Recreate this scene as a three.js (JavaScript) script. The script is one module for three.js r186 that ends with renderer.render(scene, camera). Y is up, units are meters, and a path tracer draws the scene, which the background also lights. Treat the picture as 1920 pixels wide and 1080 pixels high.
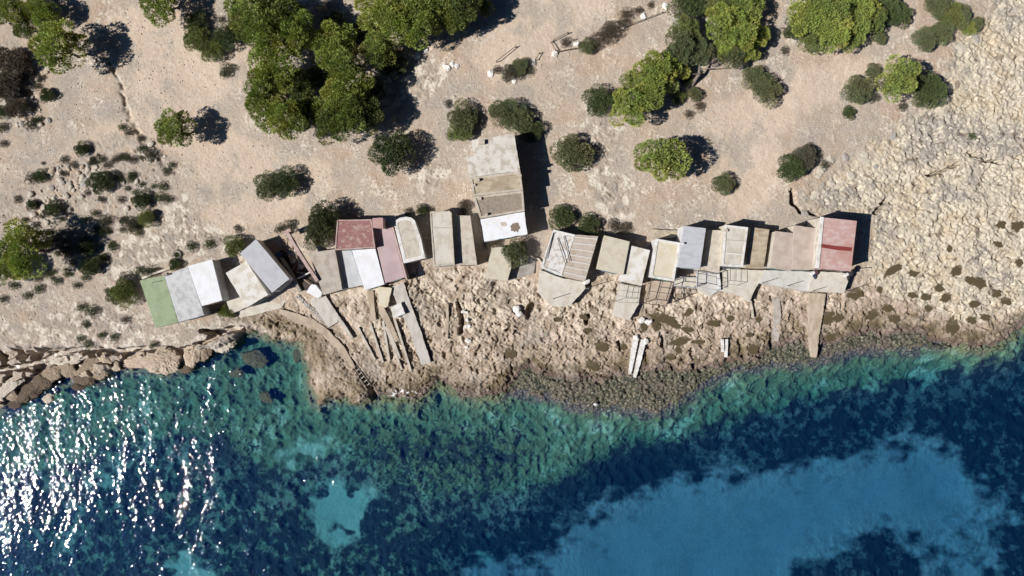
import * as THREE from 'three';
import { Sky } from 'three/addons/objects/Sky.js';
import { mergeGeometries } from 'three/addons/utils/BufferGeometryUtils.js';

// ───────────────────────── camera, sky, sun, exposure
const scene = new THREE.Scene();
const CAM_H = 110, K = 0.75 / 960;                     // metres above the sea; half-width tangent per photo pixel
const camera = new THREE.PerspectiveCamera(2 * Math.atan(K * 540) * 180 / Math.PI, 16 / 9, 1, 3000);
camera.position.set(0, CAM_H, 0);
camera.up.set(0, 0, -1);
camera.lookAt(0, 0, 0);
scene.add(camera);
const SUN = new THREE.Vector3(-0.685, 0.700, 0.215).normalize();
const sky = new Sky();
sky.name = 'sky';
sky.scale.setScalar(2000);
Object.assign(sky.userData, { kind: 'structure' });
sky.material.uniforms.sunPosition.value.copy(SUN);
sky.material.uniforms.turbidity.value = 6;
sky.material.uniforms.rayleigh.value = 0.15;
sky.material.uniforms.mieCoefficient.value = 0.002;
sky.material.uniforms.cloudCoverage.value = 0;
scene.add(sky);
scene.environmentIntensity = 0.3;
const sun = new THREE.DirectionalLight(new THREE.Color(1, 0.96, 0.915), 4.4);
sun.name = 'sun';
sun.position.copy(SUN).multiplyScalar(200);
sun.castShadow = true;
Object.assign(sun.shadow.camera, { left: -110, right: 110, top: 90, bottom: -90, near: 10, far: 420 });
sun.shadow.mapSize.set(2048, 2048);
scene.add(sun);
const renderer = new THREE.WebGLRenderer({ antialias: true });
renderer.toneMapping = THREE.LinearToneMapping;
renderer.toneMappingExposure = 1.5;
renderer.shadowMap.enabled = true;

// ───────────────────────── small helpers
const { lerp, clamp } = THREE.MathUtils;
const sstep = (a, b, x) => { const t = clamp((x - a) / (b - a), 0, 1); return t * t * (3 - 2 * t); };
function rng(seed) { let a = seed >>> 0; return () => { a = (a + 0x6d2b79f5) | 0; let t = Math.imul(a ^ (a >>> 15), 1 | a); t = (t + Math.imul(t ^ (t >>> 7), 61 | t)) ^ t; return ((t ^ (t >>> 14)) >>> 0) / 4294967296; }; }
const ALB = 0.62;                                       // a sunlit colour as seen, times this, is about its own colour
const A = (hex, f = 1) => new THREE.Color(hex).multiplyScalar(ALB * f);
const perm = new Uint8Array(1024), GX = new Float32Array(256), GY = new Float32Array(256), RV = new Float32Array(256);
{ const r = rng(7), p = Array.from({ length: 256 }, (_, i) => i);
  for (let i = 255; i > 0; i--) { const j = Math.floor(r() * (i + 1)); [p[i], p[j]] = [p[j], p[i]]; }
  for (let i = 0; i < 1024; i++) perm[i] = p[i & 255];
  for (let i = 0; i < 256; i++) { const a = r() * 6.283; GX[i] = Math.cos(a); GY[i] = Math.sin(a); RV[i] = r(); } }
function noise(x, y) {
  const xf = Math.floor(x), yf = Math.floor(y), X = xf & 255, Y = yf & 255; x -= xf; y -= yf;
  const u = x * x * x * (x * (x * 6 - 15) + 10), v = y * y * y * (y * (y * 6 - 15) + 10);
  const a = perm[X + perm[Y]], b = perm[X + 1 + perm[Y]], c = perm[X + perm[Y + 1]], d = perm[X + 1 + perm[Y + 1]];
  const n0 = GX[a] * x + GY[a] * y, n1 = GX[b] * (x - 1) + GY[b] * y, n2 = GX[c] * x + GY[c] * (y - 1), n3 = GX[d] * (x - 1) + GY[d] * (y - 1);
  return 1.5 * ((n0 + u * (n1 - n0)) + v * ((n2 + u * (n3 - n2)) - (n0 + u * (n1 - n0))));
}
function fbm(x, y, o) { let s = 0, a = 1, t = 0; for (let i = 0; i < o; i++) { s += a * noise(x, y); t += a; a *= 0.5; x = x * 2.03 + 17.3; y = y * 2.03 + 9.1; } return s / t * 1.6; }
function ridged(x, y, o) { let s = 0, a = 1, t = 0; for (let i = 0; i < o; i++) { s += a * (1 - Math.abs(noise(x, y)) * 1.6); t += a; a *= 0.5; x = x * 2.07 + 31.7; y = y * 2.07 + 5.3; } return s / t; }
const WO = { f1: 0, f2: 0, id: 0 };
function worley(x, y) {
  const xf = Math.floor(x), yf = Math.floor(y); let f1 = 9, f2 = 9, id = 0;
  for (let j = -1; j <= 1; j++) for (let i = -1; i <= 1; i++) {
    const h = perm[((xf + i) & 255) + perm[(yf + j) & 255]], dx = xf + i + RV[h] - x, dy = yf + j + RV[perm[h + 91]] - y, d = dx * dx + dy * dy;
    if (d < f1) { f2 = f1; f1 = d; id = h; } else if (d < f2) f2 = d;
  }
  WO.f1 = Math.sqrt(f1); WO.f2 = Math.sqrt(f2); WO.id = RV[id]; return WO;
}

// ───────────────────────── maps of the place: where coast, rock, soil, weed and sand lie (on a coarse grid)
const GX0 = -240, GY0 = -200, CELL = 4, GW = 600, GH = 372;
const MPP = K * (CAM_H - 1.5);                          // metres per photo pixel near sea level
function blur(f, r) {
  if (r < 1) return f;
  for (let pass = 0; pass < 2; pass++) {
    const t = new Float32Array(f.length);
    for (let y = 0; y < GH; y++) for (let x = 0, s = 0; x < GW + r; x++) { if (x < GW) s += f[y * GW + x]; if (x - 2 * r - 1 >= 0) s -= f[y * GW + x - 2 * r - 1]; if (x - r >= 0) t[y * GW + x - r] = s / (Math.min(x, GW - 1) - Math.max(0, x - 2 * r) + 1); }
    const o = new Float32Array(f.length);
    for (let x = 0; x < GW; x++) for (let y = 0, s = 0; y < GH + r; y++) { if (y < GH) s += t[y * GW + x]; if (y - 2 * r - 1 >= 0) s -= t[(y - 2 * r - 1) * GW + x]; if (y - r >= 0) o[(y - r) * GW + x] = s / (Math.min(y, GH - 1) - Math.max(0, y - 2 * r) + 1); }
    f = o;
  }
  return f;
}
function region(r, polys, lines = []) {
  const c = document.createElement('canvas'); c.width = GW; c.height = GH;
  const g = c.getContext('2d'); g.fillStyle = '#000'; g.fillRect(0, 0, GW, GH); g.fillStyle = g.strokeStyle = '#fff'; g.lineCap = g.lineJoin = 'round';
  const at = (p) => [(p[0] - GX0) / CELL, (p[1] - GY0) / CELL];
  for (const poly of polys) { g.beginPath(); poly.forEach((p, i) => (i ? g.lineTo(...at(p)) : g.moveTo(...at(p)))); g.closePath(); g.fill(); }
  for (const [w, ...line] of lines) { g.lineWidth = w / CELL; g.beginPath(); line.forEach((p, i) => (i ? g.lineTo(...at(p)) : g.moveTo(...at(p)))); g.stroke(); }
  const d = g.getImageData(0, 0, GW, GH).data, f = new Float32Array(GW * GH);
  for (let i = 0; i < f.length; i++) f[i] = d[i * 4] / 255;
  return blur(f, r);
}
function look(f, px, py) {
  let x = (px - GX0) / CELL - 0.5, y = (py - GY0) / CELL - 0.5;
  x = clamp(x, 0, GW - 1.001); y = clamp(y, 0, GH - 1.001);
  const i = Math.floor(x), j = Math.floor(y), u = x - i, v = y - j, o = j * GW + i;
  return (f[o] * (1 - u) + f[o + 1] * u) * (1 - v) + (f[o + GW] * (1 - u) + f[o + GW + 1] * u) * v;
}
const coast = [[-260, 790], [0, 770], [35, 750], [66, 744], [88, 716], [117, 712], [140, 722], [160, 718], [185, 716], [222, 694], [242, 698], [275, 696], [315, 701], [345, 692], [372, 680], [392, 668], [425, 656], [447, 640], [464, 622],
  [495, 630], [530, 640], [570, 648], [566, 668], [581, 682], [578, 708], [585, 735], [597, 764], [614, 757], [622, 746], [647, 746], [665, 757], [690, 757], [703, 742], [735, 744], [775, 752], [806, 733], [824, 714], [865, 740], [900, 745], [948, 737], [966, 712], [985, 690],
  [1017, 704], [1050, 712], [1095, 712], [1112, 712], [1135, 722], [1150, 706], [1175, 704], [1187, 708], [1210, 695], [1250, 697], [1287, 700], [1340, 690], [1365, 680], [1400, 681], [1430, 667], [1450, 650], [1475, 647], [1500, 642], [1522, 670], [1534, 668],
  [1549, 645], [1575, 642], [1600, 634], [1627, 622], [1652, 635], [1668, 627], [1722, 621], [1742, 640], [1790, 647], [1830, 652], [1880, 645], [1904, 622], [1920, 613], [2180, 560], [2180, -220], [-260, -220]];
const M = {
  land: region(0, [coast]),
  cliff: region(4, [[[-260, 560], [300, 600], [470, 600], [600, 640], [700, 730], [700, 800], [-260, 860]]]),
  crack: region(0, [], [[8, [-240, 735], [0, 696], [14, 692], [60, 681], [100, 664], [135, 656], [170, 657], [205, 661], [250, 655], [300, 654], [338, 656]], [12, [0, 738], [40, 722], [70, 702]], [9, [338, 656], [345, 675], [332, 690]], [10, [380, 620], [400, 626], [430, 618], [455, 616]], [7, [345, 655], [385, 640], [405, 630]], [7, [180, 664], [190, 680], [225, 690]], [15, [-60, 752], [0, 732], [60, 712], [110, 690]], [9, [110, 690], [150, 676], [195, 676]], [7, [858, 568], [864, 590], [868, 605], [862, 627]], [11, [969, 584], [974, 589]], [9, [989, 592], [998, 572]], [5, [1104, 590], [1100, 606]], [7, [1484, 358], [1489, 384], [1504, 398], [1530, 402]], [6, [1448, 622], [1446, 652]], [6, [1546, 645], [1538, 668]], [7, [1388, 640], [1394, 668]], [5, [1160, 640], [1163, 656]], [5, [1298, 655], [1302, 690]], [4, [1242, 630], [1243, 652]], [5, [1640, 400], [1655, 385], [1662, 372]], [4, [1815, 285], [1850, 300], [1880, 305]], [4, [1740, 330], [1775, 318], [1800, 305]]]),
  trench: region(0, [], [[8, [606, 616], [640, 655], [668, 690], [692, 722], [704, 748]]]),
  gully: region(0, [], [[7, [196, 98], [210, 125], [224, 150], [232, 180], [238, 210]], [7, [240, 215], [258, 245], [268, 268], [300, 300], [328, 325]]]),
  rough: region(3, [[[440, 590], [520, 575], [600, 545], [700, 535], [800, 500], [900, 505], [1010, 520], [1120, 515], [1220, 530], [1330, 545], [1530, 540], [1620, 520], [1680, 560], [1800, 600], [1940, 590], [1940, 700], [1300, 760], [900, 780], [580, 790], [560, 660]]]),
  pale: region(6, [[[2200, -220], [1900, -100], [1870, 0], [1790, 90], [1775, 170], [1700, 225], [1640, 280], [1560, 340], [1500, 355], [1490, 395], [1640, 400], [1640, 470], [1600, 560], [1650, 640], [2200, 640]]]),
  chalk: region(5, [[[190, 470], [300, 430], [340, 330], [380, 430], [450, 430], [430, 480], [330, 490], [250, 520], [240, 540], [200, 520]], [[-40, 640], [60, 600], [180, 560], [260, 570], [300, 625], [380, 610], [470, 590], [560, 600], [470, 640], [200, 665], [-40, 700]],
    [[700, 150], [800, 110], [850, 140], [800, 190], [730, 220]], [[760, 330], [830, 290], [860, 330], [790, 380]], [[1080, 220], [1130, 170], [1170, 240], [1140, 310], [1200, 350], [1180, 420], [1120, 400]]]),
  rubble: region(4, [[[-40, 400], [100, 320], [190, 250], [270, 240], [320, 320], [340, 400], [230, 440], [180, 520], [60, 560], [-40, 560]], [[-40, 60], [40, 80], [70, 200], [60, 250], [-40, 250]]]),
  track: region(7, [[[-200, 400], [0, 330], [120, 270], [230, 210], [320, 190], [420, 230], [520, 290], [640, 300], [640, 340], [560, 390], [480, 430], [400, 420], [380, 330], [300, 260], [150, 290], [0, 360], [-200, 440]], [[190, 40], [260, 0], [440, 60], [460, 180], [380, 200], [230, 170]], [[820, 200], [980, 150], [1120, 160], [1240, 240], [1480, 140], [1760, 90], [1700, 140], [1460, 230], [1440, 400], [1360, 420], [1330, 250], [1120, 180], [900, 190]], [[930, -60], [1220, -60], [1040, 110], [880, 140]]]),
  shelf: region(4, [[[815, 690], [848, 738], [910, 752], [960, 742], [1000, 752], [1060, 770], [1110, 785], [1160, 775], [1240, 790], [1305, 745], [1355, 712], [1405, 700], [1500, 694], [1540, 690], [1610, 668], [1700, 670], [1760, 655], [1850, 660], [1850, 600], [1400, 600], [815, 640]]]),
  green: region(7, [[[-240, 920], [0, 880], [150, 868], [250, 825], [360, 820], [470, 850], [490, 905], [590, 860], [670, 845], [690, 880], [760, 915], [850, 930], [960, 920], [1010, 910], [1110, 880], [1200, 830], [1290, 815], [1420, 775], [1520, 742], [1700, 712], [1920, 660], [2200, 600], [2200, 500], [-240, 500]]]),
  sand: region(4, [[[598, 902], [640, 897], [690, 912], [735, 935], [700, 938], [682, 965], [676, 1000], [650, 1030], [618, 1028], [592, 1000], [578, 950]], [[300, 1200], [300, 1060], [330, 1040], [380, 1050], [405, 1085], [405, 1200]], [[165, 895], [205, 880], [222, 905], [180, 915]], [[105, 945], [140, 930], [162, 955], [120, 965]], [[210, 995], [250, 1000], [235, 1015]], [[500, 860], [530, 845], [575, 825], [620, 815], [625, 830], [590, 855], [550, 866], [510, 872]], [[330, 840], [355, 835], [365, 890], [348, 885]],
    [[700, 1020], [720, 1005], [725, 1025]], [[748, 1020], [775, 1012], [775, 1030]], [[890, 1040], [920, 1030], [935, 1065], [900, 1070]], [[600, 790], [640, 775], [665, 785], [640, 800]]]),
  hole: region(1, [], [[24, [653, 914], [657, 918]], [14, [622, 985], [630, 990]], [15, [645, 992], [650, 996]], [34, [706, 962], [692, 990]], [14, [608, 915], [604, 930]], [16, [560, 862], [575, 868]], [16, [318, 1062], [325, 1075]]]),
  mid: region(14, [[[-240, 1300], [-240, 700], [1050, 700], [1010, 930], [830, 1000], [820, 1300]]]),
  deep: region(10, [[[1005, 985], [1060, 975], [1150, 952], [1230, 915], [1290, 885], [1400, 900], [1440, 885], [1500, 872], [1590, 858], [1680, 840], [1770, 832], [1815, 850], [1825, 920], [1850, 960], [1930, 985], [1920, 1015], [1850, 1000], [1800, 985], [1760, 1000], [1720, 1050], [1700, 1000], [1640, 985], [1600, 1005], [1560, 1050], [1490, 1045], [1470, 1070], [1560, 1200], [860, 1250], [850, 1075], [920, 1050], [1000, 1065], [1090, 1045], [1100, 1030], [1040, 1010]], [[1880, 905], [1960, 895], [1960, 940], [1890, 935]], [[1750, 1040], [1850, 1030], [1880, 1090], [1740, 1100]]]),
  weed: region(6, [[[660, 800], [760, 800], [850, 800], [980, 800], [1000, 850], [985, 900], [900, 920], [740, 915], [660, 860]], [[380, 800], [460, 800], [480, 860], [400, 880]], [[1000, 915], [1180, 850], [1300, 820], [1320, 850], [1200, 920], [1040, 970]]]),
  pool: region(0, [], []),
};
{ // signed distance to the coast in metres, then the smooth lie of the land
  const INF = 1e9, edt = (inside) => {
    const f = new Float64Array(GW * GH); for (let i = 0; i < f.length; i++) f[i] = (M.land[i] > 0.5) === inside ? INF : 0;
    const line = (n, get, set) => { const v = new Int32Array(n), z = new Float64Array(n + 1), q = new Float64Array(n); for (let i = 0; i < n; i++) q[i] = get(i); let k = 0; v[0] = 0; z[0] = -INF; z[1] = INF;
      for (let i = 1; i < n; i++) { let s; do { s = (q[i] + i * i - q[v[k]] - v[k] * v[k]) / (2 * i - 2 * v[k]); } while (s <= z[k] && --k >= 0); k++; v[k] = i; z[k] = s; z[k + 1] = INF; }
      k = 0; for (let i = 0; i < n; i++) { while (z[k + 1] < i) k++; set(i, (i - v[k]) ** 2 + q[v[k]]); } };
    for (let x = 0; x < GW; x++) line(GH, (i) => f[i * GW + x], (i, d) => { f[i * GW + x] = d; });
    for (let y = 0; y < GH; y++) line(GW, (i) => f[y * GW + i], (i, d) => { f[y * GW + i] = d; });
    return f;
  };
  const a = edt(true), b = edt(false), d = new Float32Array(GW * GH), h = new Float32Array(GW * GH);
  for (let i = 0; i < d.length; i++) d[i] = (M.land[i] > 0.5 ? Math.sqrt(a[i]) - 0.5 : 0.5 - Math.sqrt(b[i])) * CELL * MPP;
  const dist = blur(d, 1);
  M.dist = dist;
  for (let i = 0; i < d.length; i++) {
    const s = dist[i], c = M.cliff[i];
    if (s > 0) h[i] = lerp(2.5 * (1 - Math.exp(-s / 8)), 2.1 * sstep(-0.3, 1.4, s) + 0.05 * Math.min(s, 12), c) + 0.035 * Math.max(0, s - 11);
    else {
      const want = lerp(lerp(lerp(lerp(5.2, 3.7, M.mid[i]), 6.2, M.deep[i]), 2.8, M.green[i]), 0.28, M.shelf[i]) + 0.6 * M.sand[i];
      h[i] = -Math.min(want, lerp(0.1 - 0.85 * s, 0.5 - 1.5 * s, c));
    }
  }
  M.base = blur(h, 1);
  M.track = M.track;
}
const toPx = (x, z) => { let px = 960 + x / (K * (CAM_H - 2)), py = 540 + z / (K * (CAM_H - 2)), b = 0; for (let i = 0; i < 3; i++) { b = look(M.base, px, py); px = 960 + x / (K * (CAM_H - b)); py = 540 + z / (K * (CAM_H - b)); } return [px, py, b]; };
const at = (px, py, y) => [(px - 960) * K * (CAM_H - y), (py - 540) * K * (CAM_H - y)];

// pools in the rock: photo place, half sizes, turn
const POOLS = [[1244, 597, 22, 9, 0.2], [1232, 612, 8, 7, 0.9], [1262, 606, 16, 6, 0.5], [1230, 600, 5, 14, 0.3], [1207, 612, 5, 9, 0], [1290, 588, 9, 4, -0.3], [1294, 583, 6, 5, 0], [1290, 618, 11, 5, 0.2], [1276, 640, 20, 6, -0.2], [1272, 655, 5, 9, 0], [1257, 670, 8, 6, 0.1], [1310, 641, 10, 4, 0],
  [1338, 606, 11, 6, 0], [1370, 597, 7, 5, 0.2], [1423, 599, 5, 5, 0.6], [1405, 628, 6, 4, 0], [1048, 599, 8, 4, 0], [1095, 595, 8, 5, 0.4], [1101, 620, 6, 5, 0], [1129, 651, 12, 8, 0.3], [1170, 651, 6, 5, 0], [957, 663, 11, 8, 0], [1112, 686, 12, 9, 0.3],
  [1605, 551, 14, 9, -0.3], [1552, 597, 10, 10, -0.2], [1573, 596, 9, 7, -0.5], [1637, 590, 13, 7, -0.6], [1666, 578, 10, 7, 0.2], [1674, 507, 16, 6, -0.6], [1685, 501, 7, 7, 0], [1714, 513, 9, 6, 0.1], [1794, 508, 11, 8, -0.7], [1820, 525, 9, 7, 0.2], [1838, 530, 12, 9, 0.4], [1712, 553, 8, 6, 0], [1737, 557, 9, 6, 0], [1774, 558, 11, 7, -0.5], [1762, 540, 8, 8, 0.8], [1742, 578, 8, 6, 0], [1786, 611, 11, 15, -0.1], [1870, 550, 9, 7, -0.3], [1887, 565, 9, 7, 0.3], [1848, 595, 9, 5, 0.4], [1822, 600, 8, 6, 0.5], [1557, 633, 8, 8, 0], [1678, 598, 10, 7, 0.2], [1828, 570, 11, 6, -0.4], [1909, 424, 12, 8, -0.5], [1912, 492, 7, 8, 0], [1413, 655, 10, 8, 0.4], [1560, 588, 5, 4, 0], [1650, 543, 5, 6, 0.2], [1878, 421, 8, 7, 0], [1873, 458, 8, 5, 0.4], [1781, 467, 5, 6, 0.3]];
const poolR = (k, t) => 1 + 0.22 * noise(Math.cos(t) * 1.6 + k * 7.3, Math.sin(t) * 1.6 + k * 3.1) * 1.6 + 0.14 * noise(Math.cos(t) * 4 + k * 5.7, Math.sin(t) * 4) * 1.6;
function inPool(px, py) {                               // 0 outside, 1 well inside
  let best = 0;
  for (let k = 0; k < POOLS.length; k++) {
    const [x, y, rx, ry, a] = POOLS[k], dx = px - x, dy = py - y;
    if (Math.abs(dx) > 34 || Math.abs(dy) > 34) continue;
    const c = Math.cos(a), s = Math.sin(a), u = (dx * c + dy * s) / rx, v = (-dx * s + dy * c) / ry, q = Math.hypot(u, v);
    if (q < 1.8) best = Math.max(best, sstep(1.35, 0.9, q / poolR(k, Math.atan2(v, u))));
  }
  return best;
}
const m_ = {};
function zones(x, z, px, py) {                          // how much of each ground lies at a point
  const wx = 14 * fbm(x / 3.1, z / 3.1, 3), wy = 14 * fbm(x / 3.1 + 40, z / 3.1 + 12, 3), qx = px + wx, qy = py + wy;
  m_.rough = look(M.rough, qx, qy); m_.pale = look(M.pale, qx, qy); m_.chalk = look(M.chalk, qx, qy); m_.rubble = look(M.rubble, qx, qy); m_.track = look(M.track, qx, qy);
  m_.qx = qx; m_.qy = qy;
  m_.spots = sstep(0.16, 0.42, fbm(x / 3.4 + 90, z / 3.4 + 50, 4) + 0.16 * fbm(x / 20, z / 20 + 8, 2)) * (1 - 0.85 * m_.track);   // bare limestone showing through the soil
  return m_;
}
function heightAt(x, z) {
  const [px, py, b0] = toPx(x, z);
  const ex = 5 * noise(x / 1.3, z / 1.3) + 2.5 * noise(x / 0.5, z / 0.5), ey = 5 * noise(x / 1.3 + 7, z / 1.3 + 3) + 2.5 * noise(x / 0.5 + 9, z / 0.5);
  let b = look(M.base, px + ex, py + ey) * 0.75 + b0 * 0.25;
  const n = zones(x, z, px, py), d = look(M.dist, px, py);
  if (d < -0.3) {                                       // sea bed
    const g = look(M.green, px, py), s = look(M.shelf, px, py), sandy = Math.max(look(M.sand, n.qx, n.qy), look(M.deep, n.qx, n.qy));
    const amp = (1 - sandy) * lerp(lerp(0.5, 0.7, g), 0.1, s);
    b += s * (0.3 * fbm(x / 0.55, z / 0.6, 3) + 0.16 * fbm(x / 2.4, z / 2.4, 2)) + amp * (ridged(x / 2.6, z / 2.6, 4) - 0.62) * 1.5 + 0.25 * (1 - s) * fbm(x / 7, z / 7, 2) * (1 - 0.5 * sandy);
    return Math.min(b, lerp(-0.16, 0.05, s));
  }
  let h = b;
  const wet = sstep(3.5, 0, d);
  const wx = x + 0.5 * noise(x / 0.9, z / 0.9), wz = z + 0.5 * noise(x / 0.9 + 5, z / 0.9 + 8);
  const R = Math.max(n.rough * 1.0, wet * 0.8), P = n.pale * (1 - n.rough * 0.6), C = Math.max(n.chalk, n.rubble * 0.7);
  const prom = sstep(740, 690, px) * sstep(560, 580, px);
  if (R > 0.02) {
    const w = worley(wx / 2.9, wz / 3.6), e = w.f2 - w.f1, id = w.id, rg = clamp(0.95 + 1.1 * noise(x / 6 + 3, z / 5), 0.3, 1.7), led = 3 * fbm(wx / 5.5 + 70, wz / 4.2, 4), ledge = Math.floor(led) + sstep(0.7, 1, led - Math.floor(led));
    h += R * (1 - 0.35 * prom) * (rg * (0.14 * (ridged(wx / 1.7, wz / 2.6, 4) - 0.62) + 0.15 * fbm(x / 0.6, z / 0.7, 3)) + 0.3 * fbm(x / 4.2, z / 5, 2) + 0.3 * (ledge - led) + 0.1 * (id - 0.5) - 0.4 * sstep(0.07, 0.0, e) * sstep(-0.15, 0.2, noise(x / 4, z / 4 + 30)) - 0.34 * sstep(0.38, 0.55, noise(wx / 1.0 + 50, wz / 1.25)) * (1 - 0.6 * prom));
  }
  if (P > 0.02) {
    const w = worley(wx / 3.6 + 40, wz / 3.1), e = w.f2 - w.f1, id = w.id, rg = clamp(1 + 1.1 * noise(x / 7 + 60, z / 7), 0.35, 1.7);
    const led = 3.2 * fbm(wx / 8, wz / 6.5, 4), ledge = Math.floor(led) + sstep(0.72, 1, led - Math.floor(led));
    h += P * 0.8 * (0.26 * (ledge - led) + 0.1 * (id - 0.5) - 0.3 * sstep(0.045, 0.0, e) * sstep(0.25, 0.45, noise(x / 5, z / 5)) + rg * (0.05 * (ridged(wx / 1.25, wz / 1.25, 4) - 0.62) + 0.12 * fbm(x / 1.5, z / 1.5, 2) + 0.12 * fbm(x / 0.55, z / 0.55, 2)) + 0.22 * fbm(x / 3.5, z / 3.5, 2) - 0.35 * sstep(0.4, 0.58, noise(wx / 0.8 + 20, wz / 0.8)) - 0.3 * sstep(0.45, 0.6, noise(wx / 2.1 + 20, wz / 2.1)));
  }
  if (C > 0.02) {
    const w = worley(wx / 2.2 + 9, wz / 2.2 + 30), e = w.f2 - w.f1, id = w.id;
    h += C * 0.65 * (0.16 * (ridged(wx / 1.6, wz / 1.6, 4) - 0.6) + 0.08 * (id - 0.5) - 0.14 * sstep(0.05, 0, e) + 0.09 * fbm(x / 0.7, z / 0.7, 3) - 0.18 * sstep(0.38, 0.58, noise(wx / 0.9 + 70, wz / 0.9)));
  }
  const soil = 1 - Math.max(R, P, C);
  if (soil > 0) h += soil * (0.25 * fbm(x / 14, z / 14, 2) * sstep(8, 20, d) + 0.05 * fbm(x / 1.6, z / 1.6, 3) + n.spots * (0.05 + 0.12 * (ridged(x / 0.9, z / 0.9, 3) - 0.6)));
  h -= 2.3 * sstep(0.25, 0.75, look(M.crack, px + 3 * noise(x, z), py + 3 * noise(x + 5, z)));
  h -= 0.9 * sstep(0.25, 0.75, look(M.trench, px, py));
  const gl = look(M.gully, px + 5 * noise(x / 1.1, z / 1.1), py + 5 * noise(x / 1.1 + 5, z / 1.1)); if (gl > 0.01) h -= 0.4 * gl * (0.7 + 0.8 * noise(x / 0.8, z / 0.8));
  const bench = sstep(646, 664, py) * sstep(470, 380, px);      // below the cliff crack the rock stands lower, split in blocks
  if (bench > 0) { const w = worley(wx / 2.7 + 3, wz / 2.0 + 0.4 * noise(x / 2, z / 2)); h += bench * (-1.15 + 1.3 * (w.id - 0.5) - 1.9 * sstep(0.3, 0.06, w.f2 - w.f1)); }
  if (n.rough > 0.05 || n.pale > 0.05) { const q = inPool(px, py); if (q > 0) h = lerp(h, b - 0.16, q); }
  return Math.max(h, d > 1.2 ? -0.02 : -1.2);
}
const groundAt = (px, py) => { let y = 2; for (let i = 0; i < 3; i++) { const [x, z] = at(px, py, y); y = heightAt(x, z); } return y; };
const baseAt = (px, py) => Math.max(0, look(M.base, px, py));

// ───────────────────────── ground: one colour sheet in world metres, one relief mesh
const TX = 88, TZ = 49.5, TW = 2048, TH = 1152;
const col = (hex) => { const c = A(hex); return [c.r, c.g, c.b]; };
const C_ = { soil: col('#c4b29e'), soil2: col('#c6ac91'), soilG: col('#aea498'), trod: col('#e0cab1'), chalk: col('#e8dcc8'), cream: col('#d6c8b0'), cream2: col('#e9dcc2'), grey: col('#a79f93'), brown: col('#b8a48d'), pink: col('#d6c0ab'), tan: col('#cbb490'), dark: col('#7a6753'), algae: col('#75623c'), algae2: col('#5d5033'), wet: col('#6a5a48'), purple: col('#74605a'), litter: col('#8d7763') };
const SB = { sand: [0.33, 0.43, 0.31], deep: [0.46, 0.39, 0.35], rock: [0.085, 0.125, 0.055], rock2: [0.13, 0.215, 0.11], weed: [0.012, 0.02, 0.016], mid: [0.16, 0.17, 0.14], shelf: [0.10, 0.083, 0.06], shelf2: [0.135, 0.135, 0.07], pale: [0.27, 0.24, 0.2] };
const mixTo = (o, c, t) => { o[0] += (c[0] - o[0]) * t; o[1] += (c[1] - o[1]) * t; o[2] += (c[2] - o[2]) * t; };
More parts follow.
